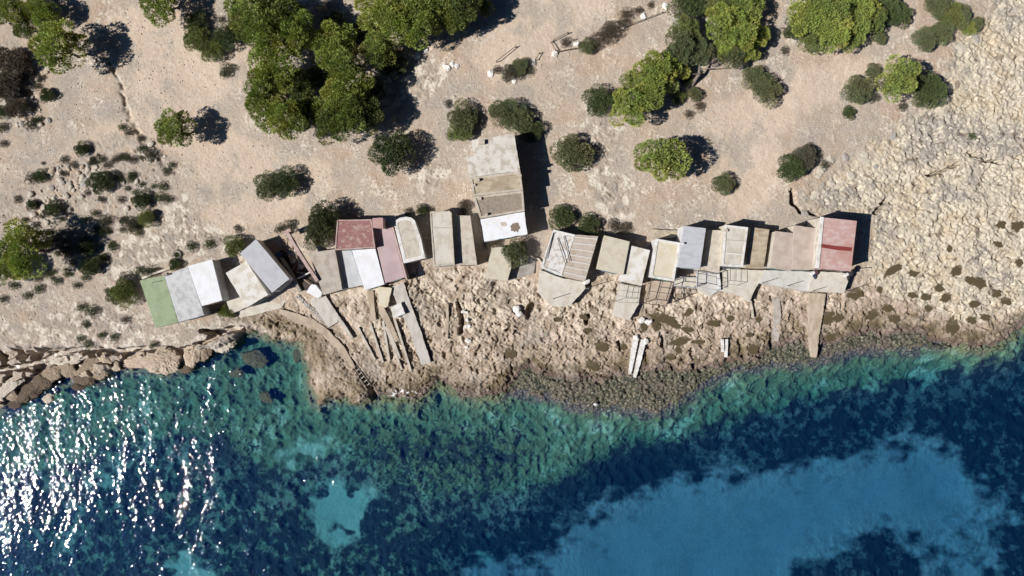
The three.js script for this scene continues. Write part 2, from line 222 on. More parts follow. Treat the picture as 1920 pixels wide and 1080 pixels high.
function groundColor(x, z, o) {
  const [px, py] = toPx(x, z), n = zones(x, z, px, py), d = look(M.dist, px, py) + 0.5 * noise(x / 1.2, z / 1.2) + 0.25 * noise(x / 0.4, z / 0.4);
  const f1 = fbm(x / 6.5, z / 6.5, 4), f2 = fbm(x / 1.7 + 30, z / 1.7, 4), f3 = fbm(x / 0.45, z / 0.45 + 60, 3), sp = noise(x / 0.16, z / 0.16);
  if (d < 0.15) {
    const g = look(M.green, n.qx, n.qy), s = sstep(0.3, 0.7, look(M.shelf, n.qx, n.qy) + 0.35 * f2 + 0.15 * f3), sandy = look(M.sand, px + 0.6 * (n.qx - px), py + 0.6 * (n.qy - py)) - 0.9 * look(M.hole, n.qx, n.qy), deep = sstep(0.26, 0.74, look(M.deep, n.qx, n.qy) + 0.34 * fbm(x / 3.6 + 5, z / 2.4, 3) + 0.15 * f1), weed = look(M.weed, n.qx, n.qy);
    const w = worley(x / 1.3 + 0.4 * f2, z / 1.3 + 0.4 * f3);
    o[0] = SB.weed[0]; o[1] = SB.weed[1]; o[2] = SB.weed[2];
    mixTo(o, SB.mid, 0.6 * sstep(-0.05, 0.55, f2 + 0.6 * f1 + 0.35 * f3 - 0.15 + 0.45 * Math.max(look(M.deep, px, py - 14), look(M.green, px, py - 60) * 0.8)));                   // thin growth between the weed
    const md = look(M.mid, px, py); if (md > 0.02) { const k = [...SB.rock2]; mixTo(k, SB.sand, sstep(0.2, 0.8, f1) * 0.5); mixTo(o, k, md * 0.6 * sstep(-0.05, 0.6, 0.9 * f2 + 0.25 * f3 + 0.5 * f1 - 0.02)); }
    const gr = sstep(0.3, 0.7, g + 0.3 * f2 + 0.2 * f1);
    if (gr > 0) {
      const k = [...SB.rock]; mixTo(k, SB.rock2, sstep(-0.35, 0.5, f2 + 0.4 * f1)); mixTo(k, SB.sand, sstep(0.3, 0.8, f1 + 0.5 * f2) * 0.6); mixTo(k, SB.weed, sstep(0.2, 0.55, f3 * 0.6 + f2 * 0.5) * 0.6);
      mixTo(o, k, gr);
    }
    if (weed > 0.05) mixTo(o, SB.weed, sstep(0.3, 0.62, weed * 0.55 + 0.55 * f2 + 0.35 * f3) * 0.95);
    mixTo(o, SB.sand, sstep(0.26, 0.74, sandy + 0.34 * fbm(x / 3 + 5, z / 2.4, 3)) * (0.92 + 0.08 * f2));
    mixTo(o, SB.deep, deep * (0.9 + 0.1 * f1 + 0.05 * f2));
    if (s > 0) { const k = [...SB.shelf]; mixTo(k, SB.shelf2, sstep(-0.2, 0.4, f2 * 0.5 + f3)); mixTo(k, C_.purple, sstep(0.1, 0.6, -f1 + 0.5 * f3) * 0.45); mixTo(k, SB.weed, sstep(0.1, 0.5, f2 + 0.3 * f1) * 0.5); const f4 = fbm(x / 0.3 + 11, z / 0.3, 2); mixTo(k, SB.weed, sstep(0.05, 0.5, f4 + 0.3 * f2) * 0.85); mixTo(k, SB.pale, sstep(0.3, 0.7, -f4 + 0.3 * f3) * 0.55); mixTo(o, k, s); }
    const near = sstep(-1.6, 0.1, d) * (1 - s) * 0.8; mixTo(o, SB.shelf, near * (0.7 + 0.3 * f2));
    const v = 1 + 0.1 * f3; o[0] *= v; o[1] *= v; o[2] *= v;
    return;
  }
  const R = n.rough, P = n.pale * (1 - n.rough * 0.7), C = Math.max(n.chalk, n.rubble * 0.4);
  o[0] = C_.soil[0]; o[1] = C_.soil[1]; o[2] = C_.soil[2];
  mixTo(o, C_.soil2, sstep(-0.1, 0.5, f1) * 0.7); mixTo(o, C_.trod, sstep(0.3, 0.75, n.track + 0.3 * f1) * 0.85); mixTo(o, C_.soilG, sstep(0.1, 0.6, -f1 + 0.4 * f2) * 0.6);
  mixTo(o, C_.chalk, n.spots * sstep(-0.1, 0.3, f3 + 0.5 * sp + 0.3 * f2) * 0.85);
  mixTo(o, C_.chalk, sstep(0.5, 0.6, sp + 0.35 * f2 + 0.12) * 0.9 * (1 - 0.3 * n.track)); mixTo(o, C_.litter, sstep(0.5, 0.62, -sp - 0.15 * f2) * 0.12);
  if (n.rubble > 0.02) mixTo(o, C_.soilG, n.rubble * 0.7 * sstep(-0.4, 0.2, f2)), mixTo(o, C_.litter, n.rubble * 0.75 * sstep(0.1, 0.5, f2 + 0.6 * f3));
  if (C > 0.02) { const k = [...C_.soil]; mixTo(k, C_.chalk, sstep(-0.05, 0.35, f2 + 0.3 * f1 + 0.4 * f3)); mixTo(k, C_.grey, sstep(0.1, 0.5, -f2 + 0.7 * f3) * 0.7); mixTo(k, C_.dark, sstep(0.4, 0.62, noise(x / 0.9 + 70, z / 0.9) + 0.3 * f3) * 0.4); mixTo(o, k, sstep(0.25, 0.7, C + 0.2 * f2)); }
  if (P > 0.02) { const k = [...C_.cream]; mixTo(k, C_.tan, sstep(0.0, 0.6, -f1 + 0.5 * f2) * 0.55); mixTo(k, C_.grey, sstep(-0.05, 0.4, f1 * 0.8 + f2 * 0.5 + 0.3 * f3 + 0.5 * fbm(x / 17 + 5, z / 17, 2)) * 0.8); mixTo(k, C_.cream2, sstep(0.05, 0.5, f3 * 0.9 - 0.5 * f2) * 0.9); mixTo(k, C_.dark, sstep(0.5, 0.68, noise(x / 1.3 + 20, z / 1.3) + 0.2 * f3) * 0.75); mixTo(o, k, sstep(0.3, 0.7, P + 0.25 * f2)); }
  if (R > 0.02) { const k = [...C_.brown]; mixTo(k, C_.pink, sstep(-0.25, 0.35, f2 + 0.3 * f1)); mixTo(k, C_.cream2, sstep(0.3, 0.65, f3 + 0.3 * f1) * 0.6); mixTo(k, C_.grey, sstep(0.15, 0.6, -f1 + 0.6 * f3) * 0.55); mixTo(k, C_.dark, sstep(0.25, 0.65, -f2 + 0.7 * f3) * 0.4); mixTo(k, C_.cream2, sstep(5, 11, d + 4 * f1) * sstep(-0.3, 0.3, f2 + 0.5 * f3) * 0.5); mixTo(k, C_.dark, sstep(0.3, 0.55, noise(x / 1.0 + 50, z / 1.25) + 0.2 * f3) * 0.4); mixTo(k, C_.algae, sstep(6.5, 2, d) * sstep(-0.1, 0.4, f1 + 0.7 * f2) * 0.7); mixTo(o, k, sstep(0.3, 0.7, R + 0.25 * f2)); }
  if (look(M.cliff, px, py) < 0.5) { mixTo(o, C_.algae2, sstep(3.2, 1.2, d) * sstep(-0.3, 0.3, f2 + 0.4 * f3) * 0.85); mixTo(o, C_.purple, sstep(1.6, 0.2, d) * 0.7); } else mixTo(o, C_.wet, sstep(0.9, 0.1, d) * 0.8);
  const fo = sstep(1, 0.4, Math.hypot((px - 752) / 52, (py - 737) / 17)); if (fo > 0) mixTo(o, [0.62, 0.62, 0.62], fo * sstep(0.72, 0.92, ridged(x / 1.2, z / 1.2, 3) + 0.15 * f3) * 0.9);
  const q = inPool(px, py); if (q > 0 && R + P > 0.1) mixTo(o, C_.algae2, sstep(0.3, 0.8, q) * 0.9);
  const v = 1 + 0.09 * f3 + 0.07 * sp; o[0] *= v; o[1] *= v; o[2] *= v;
}
function sheetTexture(fn, w, h) {
  const data = new Uint8Array(w * h * 4), o = [0, 0, 0], enc = (c) => { c = clamp(c, 0, 1); return 255 * (c <= 0.0031308 ? 12.92 * c : 1.055 * Math.pow(c, 1 / 2.4) - 0.055); };
  for (let j = 0, i = 0; j < h; j++) for (let k = 0; k < w; k++, i += 4) { fn((k + 0.5) / w, (j + 0.5) / h, o); data[i] = enc(o[0]); data[i + 1] = enc(o[1]); data[i + 2] = enc(o[2]); data[i + 3] = 255; }
  const t = new THREE.DataTexture(data, w, h); t.colorSpace = THREE.SRGBColorSpace; t.magFilter = t.minFilter = THREE.LinearFilter; t.wrapS = t.wrapT = THREE.RepeatWrapping; t.needsUpdate = true; return t;
}
const groundMap = sheetTexture((u, v, o) => groundColor((u * 2 - 1) * TX, (v * 2 - 1) * TZ, o), TW, TH);
groundMap.wrapS = groundMap.wrapT = THREE.MirroredRepeatWrapping;
const groundBump = (() => {
  const data = new Uint8Array(TW * TH * 4);
  for (let j = 0, i = 0; j < TH; j++) for (let k = 0; k < TW; k++, i += 4) {
    const x = ((k + 0.5) / TW * 2 - 1) * TX, z = ((j + 0.5) / TH * 2 - 1) * TZ, [px, py] = toPx(x, z), rock = Math.max(look(M.rough, px, py), look(M.pale, px, py), 0.7 * look(M.chalk, px, py), 0.5 * look(M.rubble, px, py), look(M.shelf, px, py)), v = lerp(0.36, 1, rock) * (0.55 * noise(x / 0.42, z / 0.42) + 0.35 * noise(x / 0.2 + 9, z / 0.2) - 0.5 * rock * sstep(0.3, 0.5, noise(x / 0.33 + 60, z / 0.33)));
    data[i] = data[i + 1] = data[i + 2] = clamp(150 + 105 * v, 0, 255); data[i + 3] = 255;
  }
  const t = new THREE.DataTexture(data, TW, TH); t.magFilter = t.minFilter = THREE.LinearFilter; t.wrapS = t.wrapT = THREE.MirroredRepeatWrapping; t.needsUpdate = true; return t;
})();
const groundMat = new THREE.MeshStandardMaterial({ map: groundMap, bumpMap: groundBump, bumpScale: 0.2, roughness: 0.95, name: 'ground' });
const marks = (a, b, step, far) => { const l = []; for (let v = a, s = step; v > -far; s *= 1.5) { v -= s * 1.5; l.unshift(v); } for (let v = a; v < b; v += step) l.push(v); for (let v = b, s = step; v < far; s *= 1.5) { l.push(v); v += s * 1.5; } return l; };
function axisZ() { const l = []; for (let v = -47; v < 20; v += 0.15) l.push(v); for (let v = 20; v < 49; v += 0.24) l.push(v); for (let s = 0.4, v = 49; v < 700; s *= 1.5) { l.push(v); v += s; } for (let s = 0.3, v = -47.2; v > -700; s *= 1.5) { l.unshift(v); v -= s; } return l; }
{
  const xs = marks(-86, 86, 0.15, 700), zs = axisZ(), nx = xs.length, nz = zs.length, pos = new Float32Array(nx * nz * 3), nor = new Float32Array(nx * nz * 3), cls = new Uint8Array(nx * nz);
  for (let j = 0, i = 0; j < nz; j++) for (let k = 0; k < nx; k++, i++) {
    const x = xs[k], z = zs[j], cx = clamp(x, -90, 90), cz = clamp(z, -50, 52);
    pos[i * 3] = x; pos[i * 3 + 1] = heightAt(cx, cz) + 0.03 * Math.max(0, -50 - z) * (z < -50 ? 1 : 0); pos[i * 3 + 2] = z;
    const rock = Math.max(m_.rough, m_.pale, m_.chalk, m_.rubble);
    cls[i] = pos[i * 3 + 1] < -0.04 ? 2 : rock > 0.5 ? 1 : 0;
  }
  for (let j = 0, i = 0; j < nz; j++) for (let k = 0; k < nx; k++, i++) {
    const l = k ? i - 1 : i, r = k < nx - 1 ? i + 1 : i, u = j ? i - nx : i, d = j < nz - 1 ? i + nx : i;
    let a = -(pos[r * 3 + 1] - pos[l * 3 + 1]) / (pos[r * 3] - pos[l * 3]), b = -(pos[d * 3 + 1] - pos[u * 3 + 1]) / (pos[d * 3 + 2] - pos[u * 3 + 2]); const q = 1 / Math.hypot(a, 1, b);
    nor[i * 3] = a * q; nor[i * 3 + 1] = q; nor[i * 3 + 2] = b * q;
  }
  var groundObjects = ['dirt_ground', 'shore_rock', 'seabed'].map((name, c) => {
    const map = new Int32Array(nx * nz).fill(-1), idx = [], list = [];
    const use = (i) => { if (map[i] < 0) { map[i] = list.length; list.push(i); } idx.push(map[i]); };
    for (let j = 0; j < nz - 1; j++) for (let k = 0; k < nx - 1; k++) { const i = j * nx + k; if (cls[i] !== c) continue; use(i); use(i + nx); use(i + 1); use(i + 1); use(i + nx); use(i + nx + 1); }
    const p = new Float32Array(list.length * 3), n = new Float32Array(list.length * 3), uv = new Float32Array(list.length * 2);
    list.forEach((i, o) => { for (let e = 0; e < 3; e++) { p[o * 3 + e] = pos[i * 3 + e]; n[o * 3 + e] = nor[i * 3 + e]; } uv[o * 2] = (pos[i * 3] / TX + 1) / 2; const z = pos[i * 3 + 2], zt = z < -48 ? -48 + 22 * (1 - Math.exp((z + 48) / 80)) : z > 48 ? 48 - 12 * (1 - Math.exp((48 - z) / 40)) : z; uv[o * 2 + 1] = (zt / TZ + 1) / 2; });
    const g = new THREE.BufferGeometry(); g.setAttribute('position', new THREE.BufferAttribute(p, 3)); g.setAttribute('normal', new THREE.BufferAttribute(n, 3)); g.setAttribute('uv', new THREE.BufferAttribute(uv, 2)); g.setIndex(idx);
    const o = new THREE.Mesh(g, groundMat); o.name = name; o.userData.kind = 'structure'; o.castShadow = o.receiveShadow = true; scene.add(o); return o;
  });
}
const [dirtGround, shoreRock, seabed] = groundObjects;

// ───────────────────────── sea: a rippled surface over a body of clear, slightly cloudy blue water
{
  const r = rng(21), waves = [];
  const add = (L, slope, spread, n) => { for (let i = 0; i < n; i++) { const l = L * (0.75 + 0.5 * r()), k = 2 * Math.PI / l, a = 0.16 + (r() - 0.5) * 2 * spread; waves.push([k * Math.cos(a), k * Math.sin(a), slope / k / Math.sqrt(n) * 1.41, r() * 6.283]); } };
  add(9, 0.025, 0.35, 5); add(4.2, 0.042, 0.3, 8); add(1.9, 0.05, 0.7, 12); add(0.95, 0.06, 1.1, 14); add(0.55, 0.075, 1.4, 16); add(0.32, 0.11, 1.5, 24);
  const xs = [...marks(-82, -4, 0.1, 900).filter((v) => v < -4), ...marks(-4, 82, 0.2, 900).filter((v) => v >= -4)], zs = marks(5, 46, 0.12, 900), nx = xs.length, nz = zs.length, p = new Float32Array(nx * nz * 3), n = new Float32Array(nx * nz * 3), uv = new Float32Array(nx * nz * 2), idx = [];
  for (let j = 0, i = 0; j < nz; j++) for (let k = 0; k < nx; k++, i++) {
    const x = xs[k], z = zs[j], gust = 0.58 + 0.44 * (fbm(x / 22, z / 30 + 4, 2)); let h = 0, sx = 0, sz = 0;
    if (z > 2) for (const w of waves) { const ph = w[0] * x + w[1] * z + w[3], c = Math.cos(ph) * w[2]; h += Math.sin(ph) * w[2]; sx += c * w[0]; sz += c * w[1]; }
    const q = 1 / Math.hypot(sx * gust, 1, sz * gust);
    p[i * 3] = x; p[i * 3 + 1] = 0.03 + h * 0.6 * gust; p[i * 3 + 2] = z; n[i * 3] = -sx * gust * q; n[i * 3 + 1] = q; n[i * 3 + 2] = -sz * gust * q; uv[i * 2] = x; uv[i * 2 + 1] = z;
    if (j < nz - 1 && k < nx - 1) idx.push(i, i + nx, i + 1, i + 1, i + nx, i + nx + 1);
  }
  const g = new THREE.BufferGeometry(); g.setAttribute('position', new THREE.BufferAttribute(p, 3)); g.setAttribute('normal', new THREE.BufferAttribute(n, 3)); g.setAttribute('uv', new THREE.BufferAttribute(uv, 2)); g.setIndex(idx);
  const surface = new THREE.Mesh(g, new THREE.MeshPhysicalMaterial({ name: 'water surface', color: 0xffffff, transmission: 1, thickness: 0, roughness: 0.045, ior: 1.33 }));
  surface.name = 'sea_surface'; surface.receiveShadow = true;
  const body = new THREE.Mesh(new THREE.BoxGeometry(1500, 30, 1500), new THREE.MeshPhysicalMaterial({ name: 'sea water', color: new THREE.Color(0.0, 0.05, 0.38), transparent: true, opacity: 0.056, roughness: 1, specularIntensity: 0, thickness: 5, attenuationColor: new THREE.Color(Math.exp(-0.22), Math.exp(-0.098), Math.exp(-0.056)), attenuationDistance: 1 }));
  body.name = 'sea_water'; body.position.y = -15.7;
  const sea = new THREE.Group(); sea.name = 'sea'; sea.userData.kind = 'structure'; sea.add(surface, body); scene.add(sea);
}
// ───────────────────────── naming, labels
const taken = {};
function numbered(n) { const k = (taken[n] = (taken[n] || 0) + 1); return k === 1 ? n : `${n}_${String(k - 1).padStart(3, '0')}`; }
function tag(o, label, category, group) { o.userData.category = category; if (label) o.userData.label = label; if (group) o.userData.group = group; return o; }
function thing(name, label, category, pos = [0, 0, 0], group) { const o = new THREE.Group(); o.name = numbered(name); o.position.set(...pos); scene.add(o); return tag(o, label, category, group); }
const partCount = new Map();
function part(parent, name, geo, mat, label) {
  const key = parent.uuid + name, k = (partCount.get(key) || 0) + 1; partCount.set(key, k);
  const m = new THREE.Mesh(geo, mat); m.name = k === 1 ? name : `${name}_${String(k - 1).padStart(3, '0')}`; m.castShadow = m.receiveShadow = true; if (label) m.userData.label = label; parent.add(m); return m;
}
const MARKS = [['green roof', 298, 565], ['lone round pine', 330, 242], ['rounded roof', 770, 450], ['tall stepped house', 932, 350], ['ridged striped roof', 1085, 485], ['red-banded roof', 1570, 460], ['white split ramp', 1195, 670], ['long pale slipway', 785, 610],
  ['rubbish yard', 572, 490], ['edge pine', 45, 475], ['cliff crack', 180, 658], ['leaning bare trunk', 1308, 140], ['round mastic bush', 735, 288], ['spiky bush', 517, 345], ['blue-grey roof', 1297, 462], ['white boulder heap', 845, 125], ['hut roof', 597, 6],
  ['pair of grey bushes', 1427, 157], ['fenced scrub strip', 1140, 70], ['red weathered roof', 665, 440], ['curved cliff cove', 490, 650], ['eroded gully', 225, 150], ['pale rock corner', 1850, 60], ['twin crowns', 1705, 160], ['cream roof', 1247, 488], ['white-roofed house', 385, 530], ['rockfall bush', 1485, 320]];
const pending = [];
const auto = (o, desc, px, py) => pending.push([o, desc, px, py]);
function autoLabels() {
  const by = {};
  for (const [o, desc, px, py] of pending) {
    let best = null, bd = 1e9; for (const m of MARKS) { const d = Math.hypot(m[1] - px, m[2] - py); if (d < bd && d > 12) { bd = d; best = m; } }
    const dir = ['right of', 'below right of', 'below', 'below left of', 'left of', 'above left of', 'above', 'above right of'][(Math.round(Math.atan2(py - best[2], px - best[1]) / (Math.PI / 4)) + 8) % 8];
    const key = desc + '|' + dir + '|' + best[0]; (by[key] ||= []).push([bd, o, `${desc}`, `${dir} the ${best[0]}`]);
  }
  const ord = ['nearest', 'second nearest', 'third nearest', 'fourth nearest', 'fifth nearest', 'sixth nearest', 'seventh nearest', 'eighth nearest', 'ninth nearest', 'tenth nearest', 'eleventh nearest', 'twelfth nearest'];
  for (const list of Object.values(by)) { list.sort((a, b) => a[0] - b[0]); list.forEach(([, o, d, w], i) => { o.userData.label = list.length > 1 ? `${d}, ${ord[i] || 'farthest'} ${w}` : `${d} ${w}`; }); }
}
// ───────────────────────── surfaces and solids
const solid = (hex, rough = 0.9, f = 1) => new THREE.MeshStandardMaterial({ color: A(hex, f), roughness: rough });
let seedN = 3;
function stained(a, b, o = {}) {                         // worn paint or concrete: colour a giving way to b in blotches, with grain
  const ca = A(a), cb = A(b), cc = A(o.c || a), s = seedN++ * 13.7, sc = o.scale || 1.6, th = o.at ?? 0.15, w = o.soft ?? 0.35, run = o.run || 1;
  const t = sheetTexture((u, v, p) => {
    const x = u * 12, y = v * 12, z_ = y, f = fbm(x / sc + s, y / (sc * run) + s, 5), g = fbm(x / 0.35 + s, y / 0.35, 3), h = fbm(x / 3.5 + s + 50, y / 3.5, 3), n = noise(x / 0.09, y / 0.09 + s);
    let k = sstep(th - w, th + w, f + 0.25 * g); p[0] = lerp(ca.r, cb.r, k); p[1] = lerp(ca.g, cb.g, k); p[2] = lerp(ca.b, cb.b, k);
    k = sstep(0.0, 0.5, h + 0.2 * g) * (o.cAmt ?? 0.35); p[0] = lerp(p[0], cc.r, k); p[1] = lerp(p[1], cc.g, k); p[2] = lerp(p[2], cc.b, k);
    const ln = sstep(0.93, 0.985, ridged(x / 2.6 + s, z_ / 2.6, 2)), st = sstep(0.35, 0.7, fbm(x / 0.22 + s, z_ / 3.2 + s, 3)), q = (1 + (o.grain ?? 0.06) * (g + n)) * (1 - (o.crack ?? 0.13) * ln - (o.streak ?? 0.07) * st); p[0] *= q; p[1] *= q; p[2] *= q;
  }, 256, 256);
  return new THREE.MeshStandardMaterial({ map: t, roughness: 0.92 });
}
function setUV(g) {
  const p = g.attributes.position, n = g.attributes.normal, uv = new Float32Array(p.count * 2); g.computeBoundingBox(); const b = g.boundingBox.min;
  for (let i = 0; i < p.count; i++) { const up = Math.abs(n.getY(i)) > 0.5; uv[i * 2] = (p.getX(i) - b.x + (up ? 0 : p.getZ(i) - b.z)) / 12; uv[i * 2 + 1] = (up ? p.getZ(i) - b.z : p.getY(i) - b.y) / 12; }
  g.setAttribute('uv', new THREE.BufferAttribute(uv, 2)); return g;
}
function prism(poly, y0, y1, bevel = 0.03, holes = []) {
  const sh = new THREE.Shape(poly.map(([x, z]) => new THREE.Vector2(x, -z)));
  for (const h of holes) sh.holes.push(new THREE.Path(h.map(([x, z]) => new THREE.Vector2(x, -z))));
  const g = new THREE.ExtrudeGeometry(sh, { depth: Math.max(0.002, y1 - y0 - 2 * bevel), bevelEnabled: bevel > 0, bevelThickness: bevel, bevelSize: bevel, bevelOffset: -bevel, bevelSegments: 1, curveSegments: 4 });
  g.rotateX(-Math.PI / 2); g.translate(0, y0 + bevel, 0); return setUV(g);
}
const centre = (poly) => poly.reduce((s, p) => [s[0] + p[0] / poly.length, s[1] + p[1] / poly.length], [0, 0]);
function inset(poly, d) { const n = poly.length, area = poly.reduce((s, p, i) => { const q = poly[(i + 1) % n]; return s + p[0] * q[1] - q[0] * p[1]; }, 0), sg = area > 0 ? 1 : -1;
  return poly.map((p, i) => { const a = poly[(i + n - 1) % n], b = poly[(i + 1) % n], e = Math.hypot(p[0] - a[0], p[1] - a[1]) || 1, f = Math.hypot(b[0] - p[0], b[1] - p[1]) || 1, n1 = [-(p[1] - a[1]) / e, (p[0] - a[0]) / e], n2 = [-(b[1] - p[1]) / f, (b[0] - p[0]) / f], s = 1 + n1[0] * n2[0] + n1[1] * n2[1], k = sg * d / Math.max(0.35, s); return [p[0] + (n1[0] + n2[0]) * k, p[1] + (n1[1] + n2[1]) * k]; }); }
function uneven(poly, seed, amp = 0.035, step = 0.6) {    // old hand-built edges
  const r = rng(seed), out = [];
  poly.forEach((p, i) => { const q = poly[(i + 1) % poly.length], L = Math.hypot(q[0] - p[0], q[1] - p[1]), n = Math.max(1, Math.round(L / step)); for (let k = 0; k < n; k++) { const t = k / n, j = k ? amp : amp * 0.4; out.push([lerp(p[0], q[0], t) + (r() - 0.5) * 2 * j, lerp(p[1], q[1], t) + (r() - 0.5) * 2 * j]); } });
  return out;
}
const local = (poly, c) => poly.map(([x, z]) => [x - c[0], z - c[2]]);
function bar(a, b, w, h = w) { const d = new THREE.Vector3(...b).sub(new THREE.Vector3(...a)), L = d.length(), g = new THREE.BoxGeometry(w, h, L); const q = new THREE.Quaternion().setFromUnitVectors(new THREE.Vector3(0, 0, 1), d.normalize()); g.applyQuaternion(q); g.translate((a[0] + b[0]) / 2, (a[1] + b[1]) / 2, (a[2] + b[2]) / 2); return g; }
function pipe(a, b, r0, r1 = r0, n = 7) { const d = new THREE.Vector3(...b).sub(new THREE.Vector3(...a)), L = d.length(), g = new THREE.CylinderGeometry(r1, r0, L, n); g.applyQuaternion(new THREE.Quaternion().setFromUnitVectors(new THREE.Vector3(0, 1, 0), d.normalize())); g.translate((a[0] + b[0]) / 2, (a[1] + b[1]) / 2, (a[2] + b[2]) / 2); return g; }
const lowest = (poly) => { let m = 1e9; poly.forEach((p, i) => { const q = poly[(i + 1) % poly.length]; for (let k = 0; k < 4; k++) m = Math.min(m, heightAt(lerp(p[0], q[0], k / 4), lerp(p[1], q[1], k / 4))); }); return m; };

// ───────────────────────── boathouses
const wallWhite = stained('#f2efe9', '#d9d2c6', { scale: 1.2 }), wallCream = stained('#e9dfcb', '#cfc0a6', { scale: 1.2 }), wallGrey = stained('#b9b2a7', '#a0988c', { scale: 1 }), wallRose = stained('#d2b9b0', '#c0a197', { scale: 1 }), rimWhite = stained('#f6f3ec', '#ddd5c7', { scale: 0.9 }), rimTan = stained('#d8cdba', '#c2b49d', { scale: 0.8 });
const doorMats = ['#7d8f97', '#8a6f52', '#5f7d74', '#9aa39c', '#77604a'].map((h) => solid(h, 0.8));
let doorN = 0;
function block(t, c, poly, y1, o) {                      // one flat-roofed block: walls, roof slab, parapet
  const ps = uneven(poly, o.seed || 5, o.rough ?? 0.03), wp = inset(poly, o.over ?? 0.07), y0 = Math.min(lowest(poly), y1 - 1) - 0.3, slab = o.slab || 0.16;
  part(t, 'wall', prism(local(wp, c), y0 - c[1], y1 - slab - c[1], 0), o.wall || wallWhite);
  const roof = part(t, 'roof', prism(local(ps, c), y1 - slab - c[1], y1 - c[1], 0.025), o.roof, o.roofLabel);
  if (o.rim) { const [w, h, m] = o.rim, inn = inset(poly, w); part(t, 'parapet', prism(local(uneven(inset(poly, 0.015), 9, 0.015), c), y1 - c[1] + 0.003, y1 + h - c[1], 0.02, [local(uneven(inn, 4, 0.03), c)]), m || rimWhite); }
  if (o.door !== 0 && poly.length >= 4) {                // sea-side doors
    const [b, a] = o.front ? [poly[o.front[0]], poly[o.front[1]]] : [poly[2], poly[3]], L = Math.hypot(a[0] - b[0], a[1] - b[1]), ux = (a[0] - b[0]) / L, uz = (a[1] - b[1]) / L, cx = (a[0] + b[0]) / 2, cz = (a[1] + b[1]) / 2, g = y1 - slab - 2.15, w = Math.min(2.2, L * 0.6);
    const dg = new THREE.BoxGeometry(w, 1.95, 0.08); dg.rotateY(Math.atan2(-uz, ux)); dg.translate(cx - c[0] + uz * 0.03, Math.max(y0 + 0.8, g) + 0.97 - c[1], cz - c[2] - ux * 0.03); part(t, 'door', dg, doorMats[doorN++ % 5]);
  }
  return roof;
}
function house(label, corners, h, o) {
  const cp = centre(corners), g = baseAt(cp[0], cp[1]), y1 = g + h, poly = corners.map(([a, b]) => at(a, b, y1)), c = [...centre(poly)]; const base = [c[0], g, c[1]];
  const t = thing(o.name || 'boathouse', label, o.category || 'boathouse', base, o.group);
  block(t, base, poly, y1, { seed: Math.round(cp[0]), ...o });
  t.y1 = y1; t.c = base; t.poly = poly; return t;
}
const onRoof = (t, px, py, up = 0) => { const [x, z] = at(px, py, t.y1 + up); return [x - t.c[0], t.y1 + up - t.c[1], z - t.c[2]]; };
function sheet(t, name, pts, mat, y = 0.004, label, th = 0.006) { const p = pts.map(([a, b]) => at(a, b, t.y1)); return part(t, name, prism(local(p, t.c), t.y1 + y - t.c[1], t.y1 + y + th - t.c[1], 0), mat, label); }
const blob = (px, py, rx, ry, seed, n = 22) => Array.from({ length: n }, (_, i) => { const a = i / n * 6.283, q = 1 + 0.3 * noise(Math.cos(a) * 1.5 + seed, Math.sin(a) * 1.5) + 0.3 * noise(Math.cos(a) * 4 + seed, Math.sin(a) * 4 + 3); return [px + Math.cos(a) * rx * q, py + Math.sin(a) * ry * q]; });
const rGreen = stained('#aab892', '#9dac85', { c: '#b2c09d', scale: 1.4, grain: 0.07 }), rPaleGrey = stained('#dbdad7', '#c3c1be', { scale: 0.9, c: '#e6e5e2' }), rWhite = stained('#ffffff', '#f7f5f1', { grain: 0.015 }), rWhiteWorn = stained('#f4efe6', '#dcd2bf', { scale: 1.3, c: '#e9e2d4' }), rGrey = stained('#cfcfd0', '#c7c7c9', { grain: 0.04, cAmt: 0.2 }),
  rConcrete = stained('#cdc2b1', '#b8ac9a', { scale: 1.2 }), rTan = stained('#e4dccc', '#d2c7b3', { scale: 1.1, run: 2 }), rTan2 = stained('#dcd2c0', '#c8bca8', { scale: 0.9 }), rRed = stained('#a3746e', '#c0a296', { scale: 0.8, at: 0.3, soft: 0.3, c: '#bd978f', grain: 0.16 }), rBlueGrey = stained('#d5d6d5', '#c6c8c8', { grain: 0.03 }), rMauve = stained('#d0b8b6', '#c6adab', { grain: 0.03, scale: 2.5 }),
  rPink = stained('#d2aba1', '#dbbfb5', { scale: 1.2, run: 0.5, c: '#c8968a', grain: 0.06, cAmt: 0.7 }), rRose = stained('#d3c1b1', '#c6b3a2', { scale: 1.6, c: '#dccbbd' }), rCream = stained('#ece1c6', '#e4d7b8', { scale: 1.5, grain: 0.03 }), rBone = stained('#e0d6c0', '#d5c9af', { scale: 1.2, grain: 0.05 }), rSlateBlue = stained('#d0d1d3', '#c4c5c8', { run: 0.4, scale: 1.2, grain: 0.03 }), rLime = stained('#ebe4d8', '#c9bdaa', { scale: 1.1, at: 0.2, c: '#d7cdbb', grain: 0.09 }), rOchre = stained('#cfbea4', '#b3a084', { scale: 1.6, run: 0.5, c: '#a39377', cAmt: 0.5 }), rDirt = stained('#a89b88', '#96897a', { scale: 0.5, c: '#b3a58f', grain: 0.14 }), rStripe = stained('#d2c4b2', '#c2b29e', { scale: 1.4, grain: 0.07 }), rFlaky = stained('#f0ece5', '#d2c4b4', { scale: 0.7, at: 0.1, soft: 0.2, grain: 0.08 });
const red = stained('#8e3a33', '#843029', { grain: 0.05 });

